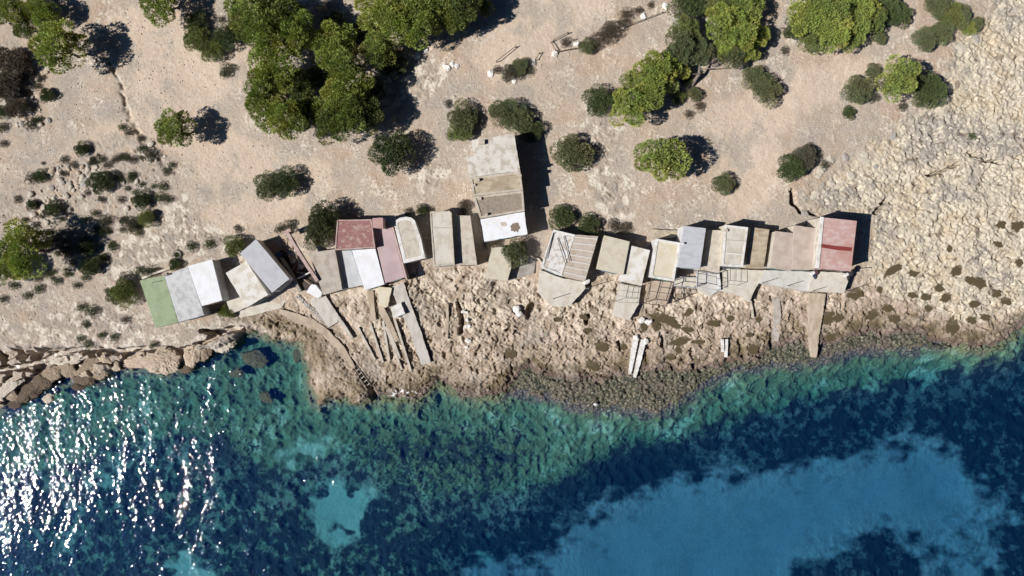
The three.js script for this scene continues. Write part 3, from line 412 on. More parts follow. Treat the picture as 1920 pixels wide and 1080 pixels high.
const greenHouse = house('low house with a green-painted roof terrace and pale grey roof beside the cliff', [[262, 526], [308, 516], [334, 604], [292, 615]], 2.3, { roof: rGreen, roofLabel: 'green painted roof', wall: wallWhite, door: 0, rough: 0.015 });
{ const poly = [[308, 516.4], [352, 500], [383, 591], [334.5, 603.6]].map(([a, b]) => at(a, b, greenHouse.y1 + 0.003)); block(greenHouse, greenHouse.c, poly, greenHouse.y1 + 0.003, { roof: rPaleGrey, roofLabel: 'pale grey roof', wall: wallWhite, seed: 8, rough: 0.015 });
  part(greenHouse, 'roof_rail', bar(onRoof(greenHouse, 285, 530, 0.06), onRoof(greenHouse, 303, 526, 0.06), 0.08, 0.12), solid('#5b5a4e'));
  part(greenHouse, 'chimney', prism(local([[306, 513], [313, 511], [314, 516], [307, 518]].map(([a, b]) => at(a, b, greenHouse.y1 + 0.5)), greenHouse.c), greenHouse.y1 - greenHouse.c[1] - 0.1, greenHouse.y1 + 0.55 - greenHouse.c[1]), wallGrey); }
house('plain bright white house adjoining the pale grey roof', [[352, 499], [398, 486], [417, 563], [378, 574]], 3.0, { roof: rWhite, name: 'white_house', rough: 0.012 });
house('square whitewashed boathouse with a cream weathered roof beside the long grey roof', [[423, 512], [462, 490], [503, 553], [462, 577]], 2.3, { roof: rWhiteWorn });
house('long clean grey flat-roofed boathouse set askew beside the rubbish yard', [[450, 475], [480, 448], [543, 523], [510, 549]], 3.2, { roof: rGrey, rough: 0.012 });
house('bare brown-grey concrete roof right of the rubbish yard wall', [[579, 474], [628, 467], [642, 543], [606, 553]], 2.7, { roof: rConcrete, wall: wallGrey });
const redHouse = house('weathered red flat roof partly shaded by a dark tree', [[632, 412], [697, 411], [704, 465], [628, 469]], 3.4, { roof: rRed, wall: wallRose, rim: [0.16, 0.1, wallRose], name: 'red_roofed_house', rough: 0.04 });
house('narrow blue-grey roof in front of the weathered red roof', [[628.5, 470], [659, 469.6], [681, 535], [643, 543]], 1.7, { roof: rBlueGrey, rough: 0.012 });
house('slanting bright white roof between the blue-grey and mauve roofs', [[659.6, 469.4], [704, 466], [721, 533], [684, 544]], 2.7, { roof: rWhite, rough: 0.012 });
const mauve = house('smooth mauve roof with a pink ledge along one side', [[699, 428], [733, 421], [759, 520], [722, 531]], 2.3, { roof: rMauve, wall: wallRose, rough: 0.012 });
part(mauve, 'ledge', prism(local([[733.6, 423], [737, 424], [764, 524], [759.6, 521]].map(([a, b]) => at(a, b, mauve.y1 + 0.1)), mauve.c), -1.5, mauve.y1 - mauve.c[1] + 0.12), wallRose);
house('small pink chimney block with a stub between the red and mauve roofs', [[698, 409], [718, 408], [719, 428], [699, 427]], 4.7, { roof: stained('#cfa9a0', '#c39a91'), wall: wallRose, door: 0, name: 'chimney_block', category: 'chimney' });
house('shaded little grey roof behind the mauve roof', [[719.6, 408.5], [741, 407], [740, 421], [719.6, 425]], 1.9, { roof: rBlueGrey, wall: wallRose, door: 0, name: 'lean_to', category: 'lean-to' });
{ const pts = [[739, 422], [742, 413], [750, 408], [762, 406], [772, 408], [778, 413], [789, 444], [798, 484], [757, 494]];
  house('boathouse roof with a rounded white rim at its landward end', pts, 2.9, { roof: rTan2, rim: [0.5, 0.04, rimWhite], front: [7, 8], rough: 0.01 }); }
{ const t = house('long tan concrete roof with rounded corner beside the tall stepped house', [[806, 398], [809, 396], [843, 395], [847, 399], [853, 497], [813, 499]], 3.1, { roof: rTan, wall: wallGrey, rim: [0.2, 0.08, rimTan], front: [4, 5], rough: 0.015 });
  part(t, 'roof_joint', bar(onRoof(t, 809, 428, 0.05), onRoof(t, 848, 427, 0.05), 0.12, 0.08), rimTan); }
house('lower tan concrete roof in the shade line beside the long tan roof', [[848, 404], [882, 404], [895, 497], [854, 497]], 2.1, { roof: rTan2, wall: wallGrey, rim: [0.14, 0.05, rimTan] });
{ // the tall house steps down towards the sea in four blocks
  const g = baseAt(932, 350), ys = [g + 5.0, g + 4.3, g + 3.6, g + 3.0], polys = [[[884, 263], [964, 250], [976, 321], [881, 332], [874, 294], [889, 292]], [[881, 332.5], [976, 321.5], [981, 357], [887, 368]], [[887, 368.5], [981, 357.5], [984, 396], [900, 410]], [[901, 411], [983.6, 396.6], [989, 439], [908, 453]]];
  const w = polys.map((p, i) => p.map(([a, b]) => at(a, b, ys[i]))), c0 = centre(w[1]), c = [c0[0], g, c0[1]], t = thing('stepped_house', 'tall whitewashed house stepping down in four flat roofs towards the sea', 'house', c);
  [[rLime, 'mottled cream and white roof'], [rOchre, 'ochre stained roof'], [rDirt, 'roof under brown earth'], [rWhite, 'white painted roof']].forEach(([m, l], i) => { t.y1 = ys[i]; t.c = c; block(t, c, w[i], ys[i], { roof: m, roofLabel: l, wall: wallWhite, rim: i === 0 || i === 3 ? null : [0.3, 0.12, rimTan], door: i === 3 ? 1 : 0, seed: 50 + i, rough: 0.05 }); });
  t.y1 = ys[3]; sheet(t, 'bare_patch', blob(966, 426, 10, 9, 4), stained('#93816c', '#85725e'), 0.004, 'bare brown patch where the white paint is gone'); sheet(t, 'bare_patch', blob(945, 420, 6, 5, 8), stained('#cfc0ad', '#d8cbbb'));
  [[0, 903, 266, 0.9, 0.5], [1, 896, 337, 0.5, 0.5], [1, 889, 347, 0.4, 0.25], [2, 899, 372, 0.6, 0.3], [2, 912, 402, 0.4, 0.5], [0, 972, 317, 0.4, 0.4], [1, 974, 329, 0.6, 0.5]].forEach(([i, px, py, s, hh]) => { t.y1 = ys[i]; const p = onRoof(t, px, py, hh); const bg = new THREE.BoxGeometry(s, hh + 0.1, s * 0.7); bg.translate(p[0], p[1] - hh / 2, p[2]); part(t, 'chimney', bg, rimTan); });
}
house('pale concrete terrace block under the round bush', [[922, 465], [956, 461], [959, 500], [952, 527], [909, 521]], 1.7, { roof: rBone, wall: wallCream, name: 'terrace_block', category: 'terrace', front: [3, 4], door: 0 });
{ const t = house('whitewashed peeling roof crossed by dark poles beside the striped roof', [[1038, 430], [1079, 440], [1053, 518], [1014, 501]], 3.2, { roof: rFlaky, rim: [0.3, 0.12, rimWhite], name: 'whitewashed_boathouse' });
  const pm = solid('#4a443c');
  [[1038, 436, 1022, 486], [1045, 446, 1060, 494], [1057, 442, 1068, 490]].forEach(([a, b, c, d], i) => { const y = t.y1 + 0.2, [x0, z0] = at(a, b, y), [x1, z1] = at(c, d, y + 0.25), p = tag(new THREE.Mesh(pipe([0, 0, 0], [x1 - x0, 0.25, z1 - z0], 0.05), pm), ['thin dark pole along the left rim of the peeling white roof', 'middle thin dark pole lying across the peeling white roof', 'thin dark pole nearest the striped roof on peeling white roof'][i], 'pole'); p.name = numbered('pole'); p.position.set(x0, y, z0); p.castShadow = true; scene.add(p); }); }
{ const t = house('striped roof with seven white raised ridges', [[1079.5, 440], [1122, 443], [1097, 528], [1054, 518]], 3.3, { roof: rStripe });
  for (let i = 0; i < 7; i++) { const f = 0.06 + i * 0.14, a = [lerp(1079.5, 1054, f), lerp(440, 518, f)], b = [lerp(1122, 1097, f), lerp(443, 528, f)]; part(t, 'ridge', bar(onRoof(t, a[0] + 0.6, a[1], 0.035), onRoof(t, b[0] - 0.6, b[1], 0.035), 0.14, 0.09), rimWhite); } }
house('bone-coloured square roof standing free right of the striped roof', [[1133, 441], [1181, 453], [1169, 516], [1119, 504]], 3.6, { roof: rBone, wall: wallCream, rough: 0.012 });
house('white mottled roof adjoining the bone-coloured square roof', [[1181.5, 460], [1219, 469], [1203, 536], [1164, 527]], 3.2, { roof: rWhiteWorn, rough: 0.02 });
house('cream roof inside a white rim left of the blue-grey roof', [[1230, 447], [1276, 455], [1264, 528], [1219, 520]], 3.9, { roof: rCream, rim: [0.34, 0.12, rimWhite], rough: 0.015 });
{ const t = house('blue-grey smooth roof with white side wall', [[1282, 423], [1324, 428], [1313, 504], [1270, 501]], 4.5, { roof: rSlateBlue, rough: 0.012 }); const p = onRoof(t, 1281, 457, 0.5); const cg = new THREE.CylinderGeometry(0.16, 0.16, 0.6, 10); cg.translate(p[0], p[1] - 0.25, p[2]); part(t, 'chimney', cg, rimWhite); }
house('low tan roof between the blue-grey roof and the three-panel roof', [[1327, 431], [1357, 432], [1349, 512], [1315, 506]], 3.0, { roof: rTan2, wall: wallCream });
{ const t = house('three-panel roof with white rim and cross bars', [[1359, 421], [1403, 426], [1393, 501], [1353, 499]], 4.5, { roof: rTan, wall: wallCream, rim: [0.3, 0.1, rimWhite], rough: 0.02 });
  part(t, 'cross_bar', bar(onRoof(t, 1360, 474, 0.05), onRoof(t, 1391, 477, 0.05), 0.2, 0.1), rimWhite); part(t, 'cross_bar', bar(onRoof(t, 1362, 450, 0.04), onRoof(t, 1396, 452, 0.04), 0.12, 0.06), rimTan); const p = onRoof(t, 1362, 432, 0.3), bg = new THREE.BoxGeometry(0.5, 0.35, 0.4); bg.translate(p[0], p[1] - 0.15, p[2]); part(t, 'chimney', bg, rimTan); }
house('tan stained roof between the three-panel roof and the rose roof', [[1408, 426], [1443, 430], [1432, 504], [1397, 502]], 3.0, { roof: rOchre, wall: wallCream });
const rose = house('wide rose-tan roof in two steps left of the pink roof', [[1454, 433], [1488, 437], [1484, 508], [1444, 502]], 3.7, { roof: rRose, wall: wallCream, rough: 0.015 });
{ const poly = [[1488.4, 422], [1537, 429], [1528, 506], [1484.4, 505]].map(([a, b]) => at(a, b, rose.y1 + 0.05)); block(rose, rose.c, poly, rose.y1 + 0.05, { roof: rRose, wall: wallCream, rough: 0.015, seed: 6 }); }
{ const t = house('pink roof with a dark red band across its middle and white side rim', [[1538, 407], [1607, 414], [1596, 509], [1530, 503]], 5.2, { roof: rPink, wall: wallCream, rough: 0.015 });
  part(t, 'side_rim', prism(local([[1538, 406], [1545, 407], [1536, 503], [1529, 502]].map(([a, b]) => at(a, b, t.y1 + 0.1)), t.c), t.y1 - t.c[1] + 0.003, t.y1 - t.c[1] + 0.16), rimWhite);
  sheet(t, 'painted_band', [[1541, 457], [1560, 460], [1598, 464], [1597, 471], [1570, 469], [1539.5, 464]], red, 0.004, 'dark red painted band'); }

// ───────────────────────── terraces, walls, slipways
const paving = stained('#e4dccb', '#d6cbb8', { scale: 1.2 }), paveWhite = stained('#dedad0', '#d0cabd', { scale: 1.5, c: '#e8e4da' }), slipC = stained('#dcd4c8', '#cbc2b5', { scale: 0.8, run: 3 }), slipD = stained('#d2bfa7', '#bba88f', { scale: 0.9, run: 3, c: '#a9967e' });
function slab(name, label, category, pts, up, mat, o = {}) {   // a walkable slab resting on the rock
  const cp = centre(pts), g = o.y ?? baseAt(cp[0], cp[1]), y1 = g + up, poly = pts.map(([a, b]) => at(a, b, y1)), c2 = centre(poly), c = [c2[0], g, c2[1]], t = thing(name, label, category, c);
  const y0 = o.thick ? y1 - o.thick : Math.min(lowest(poly), y1 - 0.3) - 0.3;
  part(t, o.part || 'slab', prism(local(uneven(poly, Math.round(cp[0] + cp[1]), 0.05, 0.5), c), y0 - g, y1 - g, 0.03), mat); t.y1 = y1; t.c = c; t.poly = poly; return t;
}
slab('terrace', 'round-ended pale terrace below the striped roof', 'terrace', [[1013, 506], [1053, 521], [1097, 529], [1098, 541], [1070, 572], [1055, 575], [1031, 573], [1008, 546]], 1.3, paving);
slab('terrace', 'pale terrace with open wire frame below the white mottled roof', 'terrace', [[1163, 531], [1202, 538], [1198, 571], [1180, 600], [1150, 592]], 1.2, paving);
slab('terrace', 'small terrace under the rusty frame below the cream roof', 'terrace', [[1219, 524], [1263, 530], [1249, 572], [1209, 566]], 1.0, stained('#cdb9a3', '#bda88f', { scale: 1 }));
slab('terrace', 'pale landing below the blue-grey roof', 'terrace', [[1269, 518], [1306, 520], [1306, 540], [1264, 536]], 0.8, paving);
slab('terrace', 'pointed white terrace with metal frame below the low tan roof', 'terrace', [[1307, 509], [1348, 515], [1350, 543], [1330, 556], [1306, 537]], 1.1, paveWhite);
slab('terrace', 'wide pale terrace running to a point below the three-panel roof', 'terrace', [[1353, 503], [1432, 507], [1422, 533], [1411, 553], [1406, 566], [1396, 557], [1354, 545]], 1.2, paving);
slab('terrace', 'long white terrace below the rose roof', 'terrace', [[1434, 506], [1523, 509], [1519, 547], [1424, 531]], 1.6, paveWhite);
slab('terrace', 'square terrace below the pink roof with the red band', 'terrace', [[1525, 508], [1595, 512], [1583, 549], [1515, 546]], 1.9, paving);
slab('path', 'pale concrete path along the front of the left houses', 'path', [[384, 592], [420, 566], [462, 578], [503, 556], [545, 552], [528, 577], [470, 592], [400, 604]], 0.12, paving, { thick: 0.8 });
slab('courtyard', 'shaded concrete court between the white house and the whitewashed roof', 'courtyard', [[404, 490], [425, 480], [470, 572], [432, 590]], 0.25, paving, { thick: 0.9 });
slab('landing', 'small concrete landing behind the cream roof', 'landing', [[1222, 430], [1283, 432], [1279, 446], [1228, 446]], 0.6, stained('#b9ac97', '#d5c7a9', { scale: 1 }));
slab('patio', 'low grey patio slab beside the round bush', 'patio', [[960, 470], [1006, 484], [1001, 513], [955, 526]], 0.3, wallGrey, { thick: 0.7 });
slab('loose_slab', 'square white concrete slab on the long pale slipway', 'slab', [[732, 577], [752, 567], [760, 588], [739, 598]], 0.95, rimWhite, { thick: 0.9 });
slab('loose_slab', 'cream boat-shaped stone slab left of the long pale slipway', 'slab', [[708, 537], [735, 540], [727, 575], [722, 577], [711, 570]], 0.8, rCream, { thick: 0.9 });
slab('cover', 'white rounded cover at the foot of the rubbish yard', 'cover', [[574, 548], [584, 533], [592, 534], [604, 549], [602, 556], [596, 559]], 1.2, rWhite, { thick: 0.8 });
function strip(name, label, cat, line, mat, up = 0.14, group) {  // a band of concrete that follows the slope: line of [px, py, width]
  const p = [], c0 = at(line[0][0], line[0][1], 1), N = 40, top = [], pts = [];
  for (let i = 0; i <= N; i++) { const f = i / N * (line.length - 1), k = Math.min(line.length - 2, Math.floor(f)), u = f - k, a = line[k], b = line[k + 1]; pts.push([lerp(a[0], b[0], u), lerp(a[1], b[1], u), lerp(a[2], b[2], u)]); }
  const hs = pts.map(([x, y]) => baseAt(x, y)), sm = hs.map((_, i) => { let s = 0, n = 0; for (let k = -3; k <= 3; k++) if (hs[i + k] !== undefined) { s += hs[i + k]; n++; } return s / n; });
  const P = [], U = [], I = []; const rr = rng(Math.round(line[0][0] * 7 + line[0][1]));
  pts.forEach(([x, y, w], i) => { const q = pts[Math.min(N, i + 1)], o = pts[Math.max(0, i - 1)], dx = q[0] - o[0], dy = q[1] - o[1], L = Math.hypot(dx, dy) || 1, nx = -dy / L, ny = dx / L, yy = sm[i] + up, e = () => (rr() - 0.5) * Math.min(1.4, w * 0.12);
    for (const [s, dyy] of [[-1, -0.9], [-1, 0], [1, 0], [1, -0.9]]) { const [X, Z] = at(x + nx * s * w / 2 + e(), y + ny * s * w / 2 + e(), yy); P.push(X - c0[0], yy + dyy - 1, Z - c0[1]); U.push(X / 12, Z / 12); }
    if (i) for (let k = 0; k < 3; k++) { const a = (i - 1) * 4 + k, b = i * 4 + k; I.push(a, a + 1, b, b, a + 1, b + 1); } });
  I.push(0, 2, 1, 0, 3, 2); const l = N * 4; I.push(l, l + 1, l + 2, l, l + 2, l + 3);
  const g = new THREE.BufferGeometry(); g.setAttribute('position', new THREE.Float32BufferAttribute(P, 3)); g.setAttribute('uv', new THREE.Float32BufferAttribute(U, 2)); g.setIndex(I); const flat = g.toNonIndexed(); flat.computeVertexNormals();
  const m = new THREE.Mesh(flat, mat); m.name = numbered(name); m.position.set(c0[0], 1, c0[1]); m.castShadow = m.receiveShadow = true; scene.add(m); return tag(m, label, cat, group);
}
strip('slipway', 'long pale concrete slipway running from the mauve roof to the water', 'slipway', [[744, 534, 28], [760, 575, 22], [780, 625, 20], [799, 682, 19]], slipC, 0.35);
strip('slipway', 'curved concrete walkway above the cove beside the rail trench', 'slipway', [[524, 583, 8], [550, 594, 16], [585, 607, 17], [608, 620, 12], [640, 655, 14], [664, 690, 6]], slipD, 0.16);
strip('slipway', 'broad concrete slip below the bare concrete roof', 'slipway', [[592, 556, 26], [608, 583, 24], [625, 609, 20]], slipC, 0.3);
strip('slipway', 'narrow concrete kerb along the slip below the bare concrete roof', 'kerb', [[607, 556, 7], [632, 594, 7], [648, 616, 6], [660, 634, 4]], slipC, 0.5);
strip('slipway', 'tan concrete ramp from the slanting white roof to the rocks', 'slipway', [[694, 545, 12], [697, 575, 10], [701, 600, 8]], slipD, 0.3);
strip('slipway', 'tan concrete ramp below the boat-shaped stone slab', 'slipway', [[712, 572, 10], [725, 600, 12], [745, 640, 8]], slipD, 0.25);
strip('slipway', 'broad brown boat ramp from the square terrace down to the sea', 'slipway', [[1533, 550, 30], [1530, 585, 27], [1526, 630, 19], [1527, 670, 9]], slipD, 0.35);
strip('slipway', 'grey concrete slip below the long white terrace', 'slipway', [[1456, 560, 12], [1458, 590, 14], [1455, 640, 11]], stained('#c9bfb2', '#b3a797', { scale: 0.7 }), 0.15);
strip('slipway', 'pale concrete slip left of the row of grey lumps', 'slipway', [[838, 570, 5], [839, 600, 5], [838, 636, 4]], slipD, 0.2);
[[[1193, 634, 9], [1186, 672, 8], [1181, 702, 5], 'left half of the white split ramp at the water'], [[1207, 638, 9], [1198, 676, 9], [1190, 708, 5], 'right half of the white split ramp at the water'], [[1355, 636, 4], [1356, 648, 4], [1356, 660, 4], 'left bar of the small pair of white rails'], [[1363, 636, 4], [1363, 648, 4], [1362, 670, 4], 'right bar of the small pair of white rails']].forEach(([a, b, c, l]) => strip('ramp', l, 'ramp', [a, b, c], rimWhite, 0.45));
[[671, 614, 703, 675], [694, 607, 718, 680], [718, 602, 730, 676], [723, 612, 753, 693], [728, 616, 750, 672], [740, 600, 770, 694]].forEach(([a, b, c, d], i) => strip('runner', ['leftmost', 'second from left', 'third from left', 'fourth from left', 'fifth from left', 'rightmost'][i] + ' of the thin fanned concrete runners left of the long slipway', 'runner', [[a, b, 4.4], [(a + c) / 2, (b + d) / 2, 4], [c, d, 3.4]], rTan2, 0.3));
{ // rails in the trench with cross bars
  const t = thing('slip_rail', 'dark rail track with cross bars in the trench by the cove', 'rail track', [0, 0, 0]), rust = solid('#8b7f72'); const line = [[606, 616], [640, 655], [668, 690], [694, 726]];
  for (const s of [-2.4, 2.4]) for (let i = 0; i < 3; i++) { const a = line[i], b = line[i + 1], ya = baseAt(...a) - 0.1, yb = baseAt(...b) - 0.1, p = at(a[0] + s, a[1] - s * 0.8, ya), q = at(b[0] + s, b[1] - s * 0.8, yb); part(t, 'rail', bar([p[0], ya, p[1]], [q[0], yb, q[1]], 0.1), rust); }
  for (let i = 0; i < 15; i++) { const f = 0.2 + i * 0.19, k = Math.min(2, Math.floor(f)), u = f - k, x = lerp(line[k][0], line[k + 1][0], u), y = lerp(line[k][1], line[k + 1][1], u), h = baseAt(x, y) - 0.02, p = at(x - 3, y + 2.4, h), q = at(x + 3, y - 2.4, h); part(t, 'cross_bar', bar([p[0], h, p[1]], [q[0], h, q[1]], 0.13, 0.1), solid('#c9c1b6')); }
}
function wall(name, label, line, w, h, mat, cat = 'wall') { const pts = line.map(([x, y]) => [x, y, w]); const m = strip(name, label, cat, pts, mat, h); return m; }
wall('yard_wall', 'long pinkish wall closing the rubbish yard on its right side', [[538, 436], [560, 474], [580, 505], [595, 527]], 6, 3.3, wallRose);
wall('yard_wall', 'short pinkish end of the yard wall beside the scrub', [[533, 438], [545, 432]], 9, 2.6, wallRose);
wall('yard_wall', 'low grey pipe-like wall through the lower rubbish yard', [[527, 484], [545, 512], [562, 546]], 5, 0.9, wallGrey);
wall('yard_wall', 'thin white beam across the lower rubbish yard', [[557, 522], [570, 516], [582, 510]], 2, 1.2, rimWhite);
wall('garden_wall', 'low plastered wall behind the green roof', [[266, 522], [290, 512], [318, 503]], 4, 0.7, wallCream);
wall('garden_wall', 'low edge wall between the patio and the whitewashed roof', [[992, 478], [1010, 486], [1016, 494]], 2.5, 0.6, wallCream);
wall('garden_wall', 'white strip wall right of the pointed white terrace', [[1347, 513], [1349, 528], [1350, 545]], 4, 1.5, rimWhite);
wall('garden_wall', 'thin cream wall trailing down from the wide terrace point', [[1407, 560], [1411, 578], [1413, 596]], 2.4, 0.5, rimTan);
wall('garden_wall', 'bent grey pipe beside the square terrace', [[1598, 510], [1615, 505], [1633, 503]], 2.4, 0.4, rimTan, 'pipe');

function frame(label, pts, h, bars, mat, r = 0.045, name = 'pergola_frame') {
  const cp = centre(pts), g = baseAt(...cp) + 1.0, y = g + h, W = pts.map(([a, b]) => at(a, b, y)), c2 = centre(W), t = thing(name, label, 'frame', [c2[0], g, c2[1]]), L = (p, yy) => [p[0] - c2[0], yy, p[1] - c2[1]];
  W.forEach((p, i) => { part(t, 'post', pipe(L(p, -0.6), L(p, h), r), mat); part(t, 'beam', pipe(L(p, h), L(W[(i + 1) % W.length], h), r), mat); });
  const mid = (a, b, f) => [lerp(a[0], b[0], f), lerp(a[1], b[1], f)];
  for (let i = 1; i <= bars[0]; i++) part(t, 'crossbar', pipe(L(mid(W[0], W[1], i / (bars[0] + 1)), h), L(mid(W[3], W[2], i / (bars[0] + 1)), h), r * 0.8), mat);
  for (let i = 1; i <= bars[1]; i++) part(t, 'crossbar', pipe(L(mid(W[0], W[3], i / (bars[1] + 1)), h), L(mid(W[1], W[2], i / (bars[1] + 1)), h), r * 0.8), mat);
  return t;
}
const rust = solid('#6f5a50', 0.7), galv = solid('#c9cacb', 0.5), wire = solid('#aaa59c', 0.6);
frame('rusty pergola frame on the small terrace below the cream roof', [[1223, 522], [1264, 528], [1250, 574], [1210, 569]], 2.1, [1, 1], rust, 0.06);
frame('fine wire grid frame on the terrace below the white mottled roof', [[1162, 532], [1202, 538], [1197, 568], [1155, 566]], 2.0, [3, 2], wire, 0.035);
frame('pale metal frame over the landing below the blue-grey roof', [[1270, 500], [1308, 504], [1306, 540], [1264, 536]], 2.1, [0, 1], galv, 0.06);
frame('metal frame standing on the pointed white terrace', [[1309, 508], [1347, 514], [1348, 545], [1308, 537]], 2.0, [1, 1], galv, 0.05);
frame('thin wire frame beside the three-panel roof terrace', [[1356, 503], [1388, 503], [1388, 535], [1355, 532]], 1.7, [2, 0], wire, 0.03);
frame('loose wooden frame lying out over the rock below the blue-grey roof', [[1267, 540], [1287, 541], [1290, 556], [1266, 566]], 0.8, [1, 1], rust, 0.05, 'drying_rack');
[[1423, 531, 3.9, 'tall thin post at the left corner of the long white terrace'], [1470, 536, 3.9, 'tall thin post midway along the long white terrace'], [1514, 546, 3.9, 'tall thin post between the white and square terraces'], [1582, 548, 4.0, 'tall thin post at the right corner of the square terrace'], [1036, 560, 3.9, 'thin post at the left of the round-ended terrace'], [1098, 541, 4.2, 'thin post at the right of the round-ended terrace']].forEach(([px, py, h, l]) => { const g = baseAt(px, py) + 0.4, [x, z] = at(px, py, g), m = tag(new THREE.Mesh(pipe([0, -0.4, 0], [0, h, 0], 0.06, 0.045), solid('#8f8a80', 0.6)), l, 'post'); m.name = numbered('post'); m.position.set(x, g, z); m.castShadow = true; scene.add(m); });

// ───────────────────────── stones and boulders
function rockGeo(seed, detail, flat = 0.65, sharp = 0.5) {
  const g = new THREE.IcosahedronGeometry(1, detail), p = g.attributes.position, r = rng(seed), v = new THREE.Vector3(), cuts = Array.from({ length: 9 }, () => [new THREE.Vector3(r() - 0.5, r() - 0.35, r() - 0.5).normalize(), 0.62 + 0.3 * r()]), cl = new Float32Array(p.count * 3), s = seed * 3.7;
  for (let i = 0; i < p.count; i++) {
    v.fromBufferAttribute(p, i); const d = v.clone(); let k = 1; for (const [n, q] of cuts) { const t = d.dot(n); if (t > 0) k = Math.min(k, q / t); }
    k = lerp(1, k, sharp + 0.3) * (1 + 0.12 * (noise(d.x * 2.3 + s, d.z * 2.3 + d.y) + 0.6 * noise(d.x * 5 + s, d.z * 5 - d.y * 3)) + (detail > 2 ? 0.09 * noise(d.x * 9 + s, d.z * 9 + 4 * d.y) + 0.06 * noise(d.x * 19 + s, d.z * 19 + 9 * d.y) : 0));
    v.multiplyScalar(k); p.setXYZ(i, v.x, v.y * flat, v.z); const c = 1 + 0.18 * noise(d.x * 3 + s, d.z * 3 + d.y * 2) + 0.12 * noise(d.x * 9, d.z * 9 + s); cl[i * 3] = c; cl[i * 3 + 1] = c * 0.99; cl[i * 3 + 2] = c * 0.97;
  }
  g.setAttribute('color', new THREE.BufferAttribute(cl, 3)); g.deleteAttribute('uv'); g.computeVertexNormals(); return g;
}
const rockMat = (hex, f = 1) => new THREE.MeshStandardMaterial({ color: A(hex, f), roughness: 0.95, vertexColors: true });
const bigRocks = Array.from({ length: 6 }, (_, i) => rockGeo(i + 1, 14, 0.62, 0.7)), smallRocks = Array.from({ length: 6 }, (_, i) => rockGeo(i + 31, 2, 0.7, 0.6));
const MR = { pale: rockMat('#d8cdbb'), tan: rockMat('#cdb9a2'), brown: rockMat('#a6937d'), dark: rockMat('#71614f'), white: rockMat('#f3efe7', 1.1), grey: rockMat('#b7b0a6'), wet: rockMat('#5a4d41'), sunk: rockMat('#67653f', 0.9) };
function boulder(px, py, rx, ry, rot, mat, desc, o = {}) {
  const y = o.y ?? baseAt(px, py) - 0.1, [x, z] = at(px, py, y + (o.up ?? 0.3)), s = K * (CAM_H - y), m = new THREE.Mesh((o.small ? smallRocks : bigRocks)[(o.v ?? Math.round(px + py)) % 6], MR[mat]);
  m.name = numbered(o.name || 'boulder'); m.position.set(x, y + (o.up ?? 0.15), z); m.rotation.y = -rot; m.scale.set(rx * s, (o.h ?? Math.min(rx, ry) * 0.9) * s, ry * s); m.castShadow = m.receiveShadow = true; scene.add(m); tag(m, o.label, o.category || 'boulder', o.group); if (!o.label) auto(m, desc, px, py); return m;
}
[[304, 677, 33, 22, 0.1, 'tan', 'great flat-topped tan boulder at the foot of the cliff', 20], [263, 678, 27, 15, 0.15, 'tan', 0, 13], [420, 643, 23, 15, -0.2, 'pale', 'rounded pale boulder at the cove mouth beside the water', 14], [398, 631, 14, 8, -0.3, 'tan', 0, 9], [360, 668, 15, 18, 0.2, 'tan', 0, 13], [200, 673, 14, 10, 0.3, 'tan', 0, 10], [170, 688, 23, 15, -0.2, 'brown', 0, 14], [160, 710, 22, 15, 0.4, 'dark', 0, 12], [190, 700, 15, 10, -0.3, 'brown', 0, 9], [130, 692, 17, 14, 0.2, 'brown', 0, 10], [100, 700, 20, 12, -0.4, 'brown', 0, 12], [85, 712, 22, 15, -0.4, 'dark', 0, 13], [55, 735, 26, 13, -0.5, 'dark', 0, 14], [20, 724, 34, 13, -0.55, 'pale', 'long pale leaning block at the left end of the cliff foot', 14], [92, 747, 11, 8, 0, 'pale', 'small pale rock standing alone in the glinting water', 9], [25, 742, 12, 9, 0, 'brown', 0, 7], [128, 674, 32, 9, -0.15, 'pale', 'long pale ledge block right below the cliff crack', 9], [385, 662, 10, 14, 0.3, 'brown', 0, 9], [372, 652, 8, 6, 0, 'pale', 0, 6], [390, 645, 9, 7, 0.5, 'brown', 0, 6], [350, 692, 12, 7, 0, 'dark', 0, 6], [218, 687, 9, 8, 0.3, 'tan', 0, 7], [30, 757, 14, 8, -0.4, 'wet', 0, 7], [148, 725, 12, 7, 0, 'wet', 0, 6]]
  .forEach(([px, py, rx, ry, rot, mat, label, h], i) => boulder(px, py, rx * 1.14, ry * 1.14, rot, mat, { tan: 'tan boulder', brown: 'brown boulder', dark: 'dark boulder', pale: 'pale boulder', wet: 'dark wet boulder' }[mat] + ' at the cliff foot', { label: label || undefined, h: h * 0.95, y: Math.max(0.1, baseAt(px, py) * 0.3), up: 0.1, v: i, group: 'boulders at the foot of the cliff' }));
[[478, 672, 27, 17, 0.5, 'sunk'], [446, 700, 16, 11, 0.2, 'sunk'], [562, 662, 12, 18, 0.3, 'sunk'], [500, 745, 15, 10, 0.4, 'sunk']].forEach(([px, py, rx, ry, rot, mat], i) => boulder(px, py, rx, ry, rot, mat, 'dark rock under the clear water', { y: -1.9, up: 0.35, h: Math.min(rx, ry) * 0.8, v: i, group: 'rocks under the water', name: 'sunken_rock', category: 'rock' }));
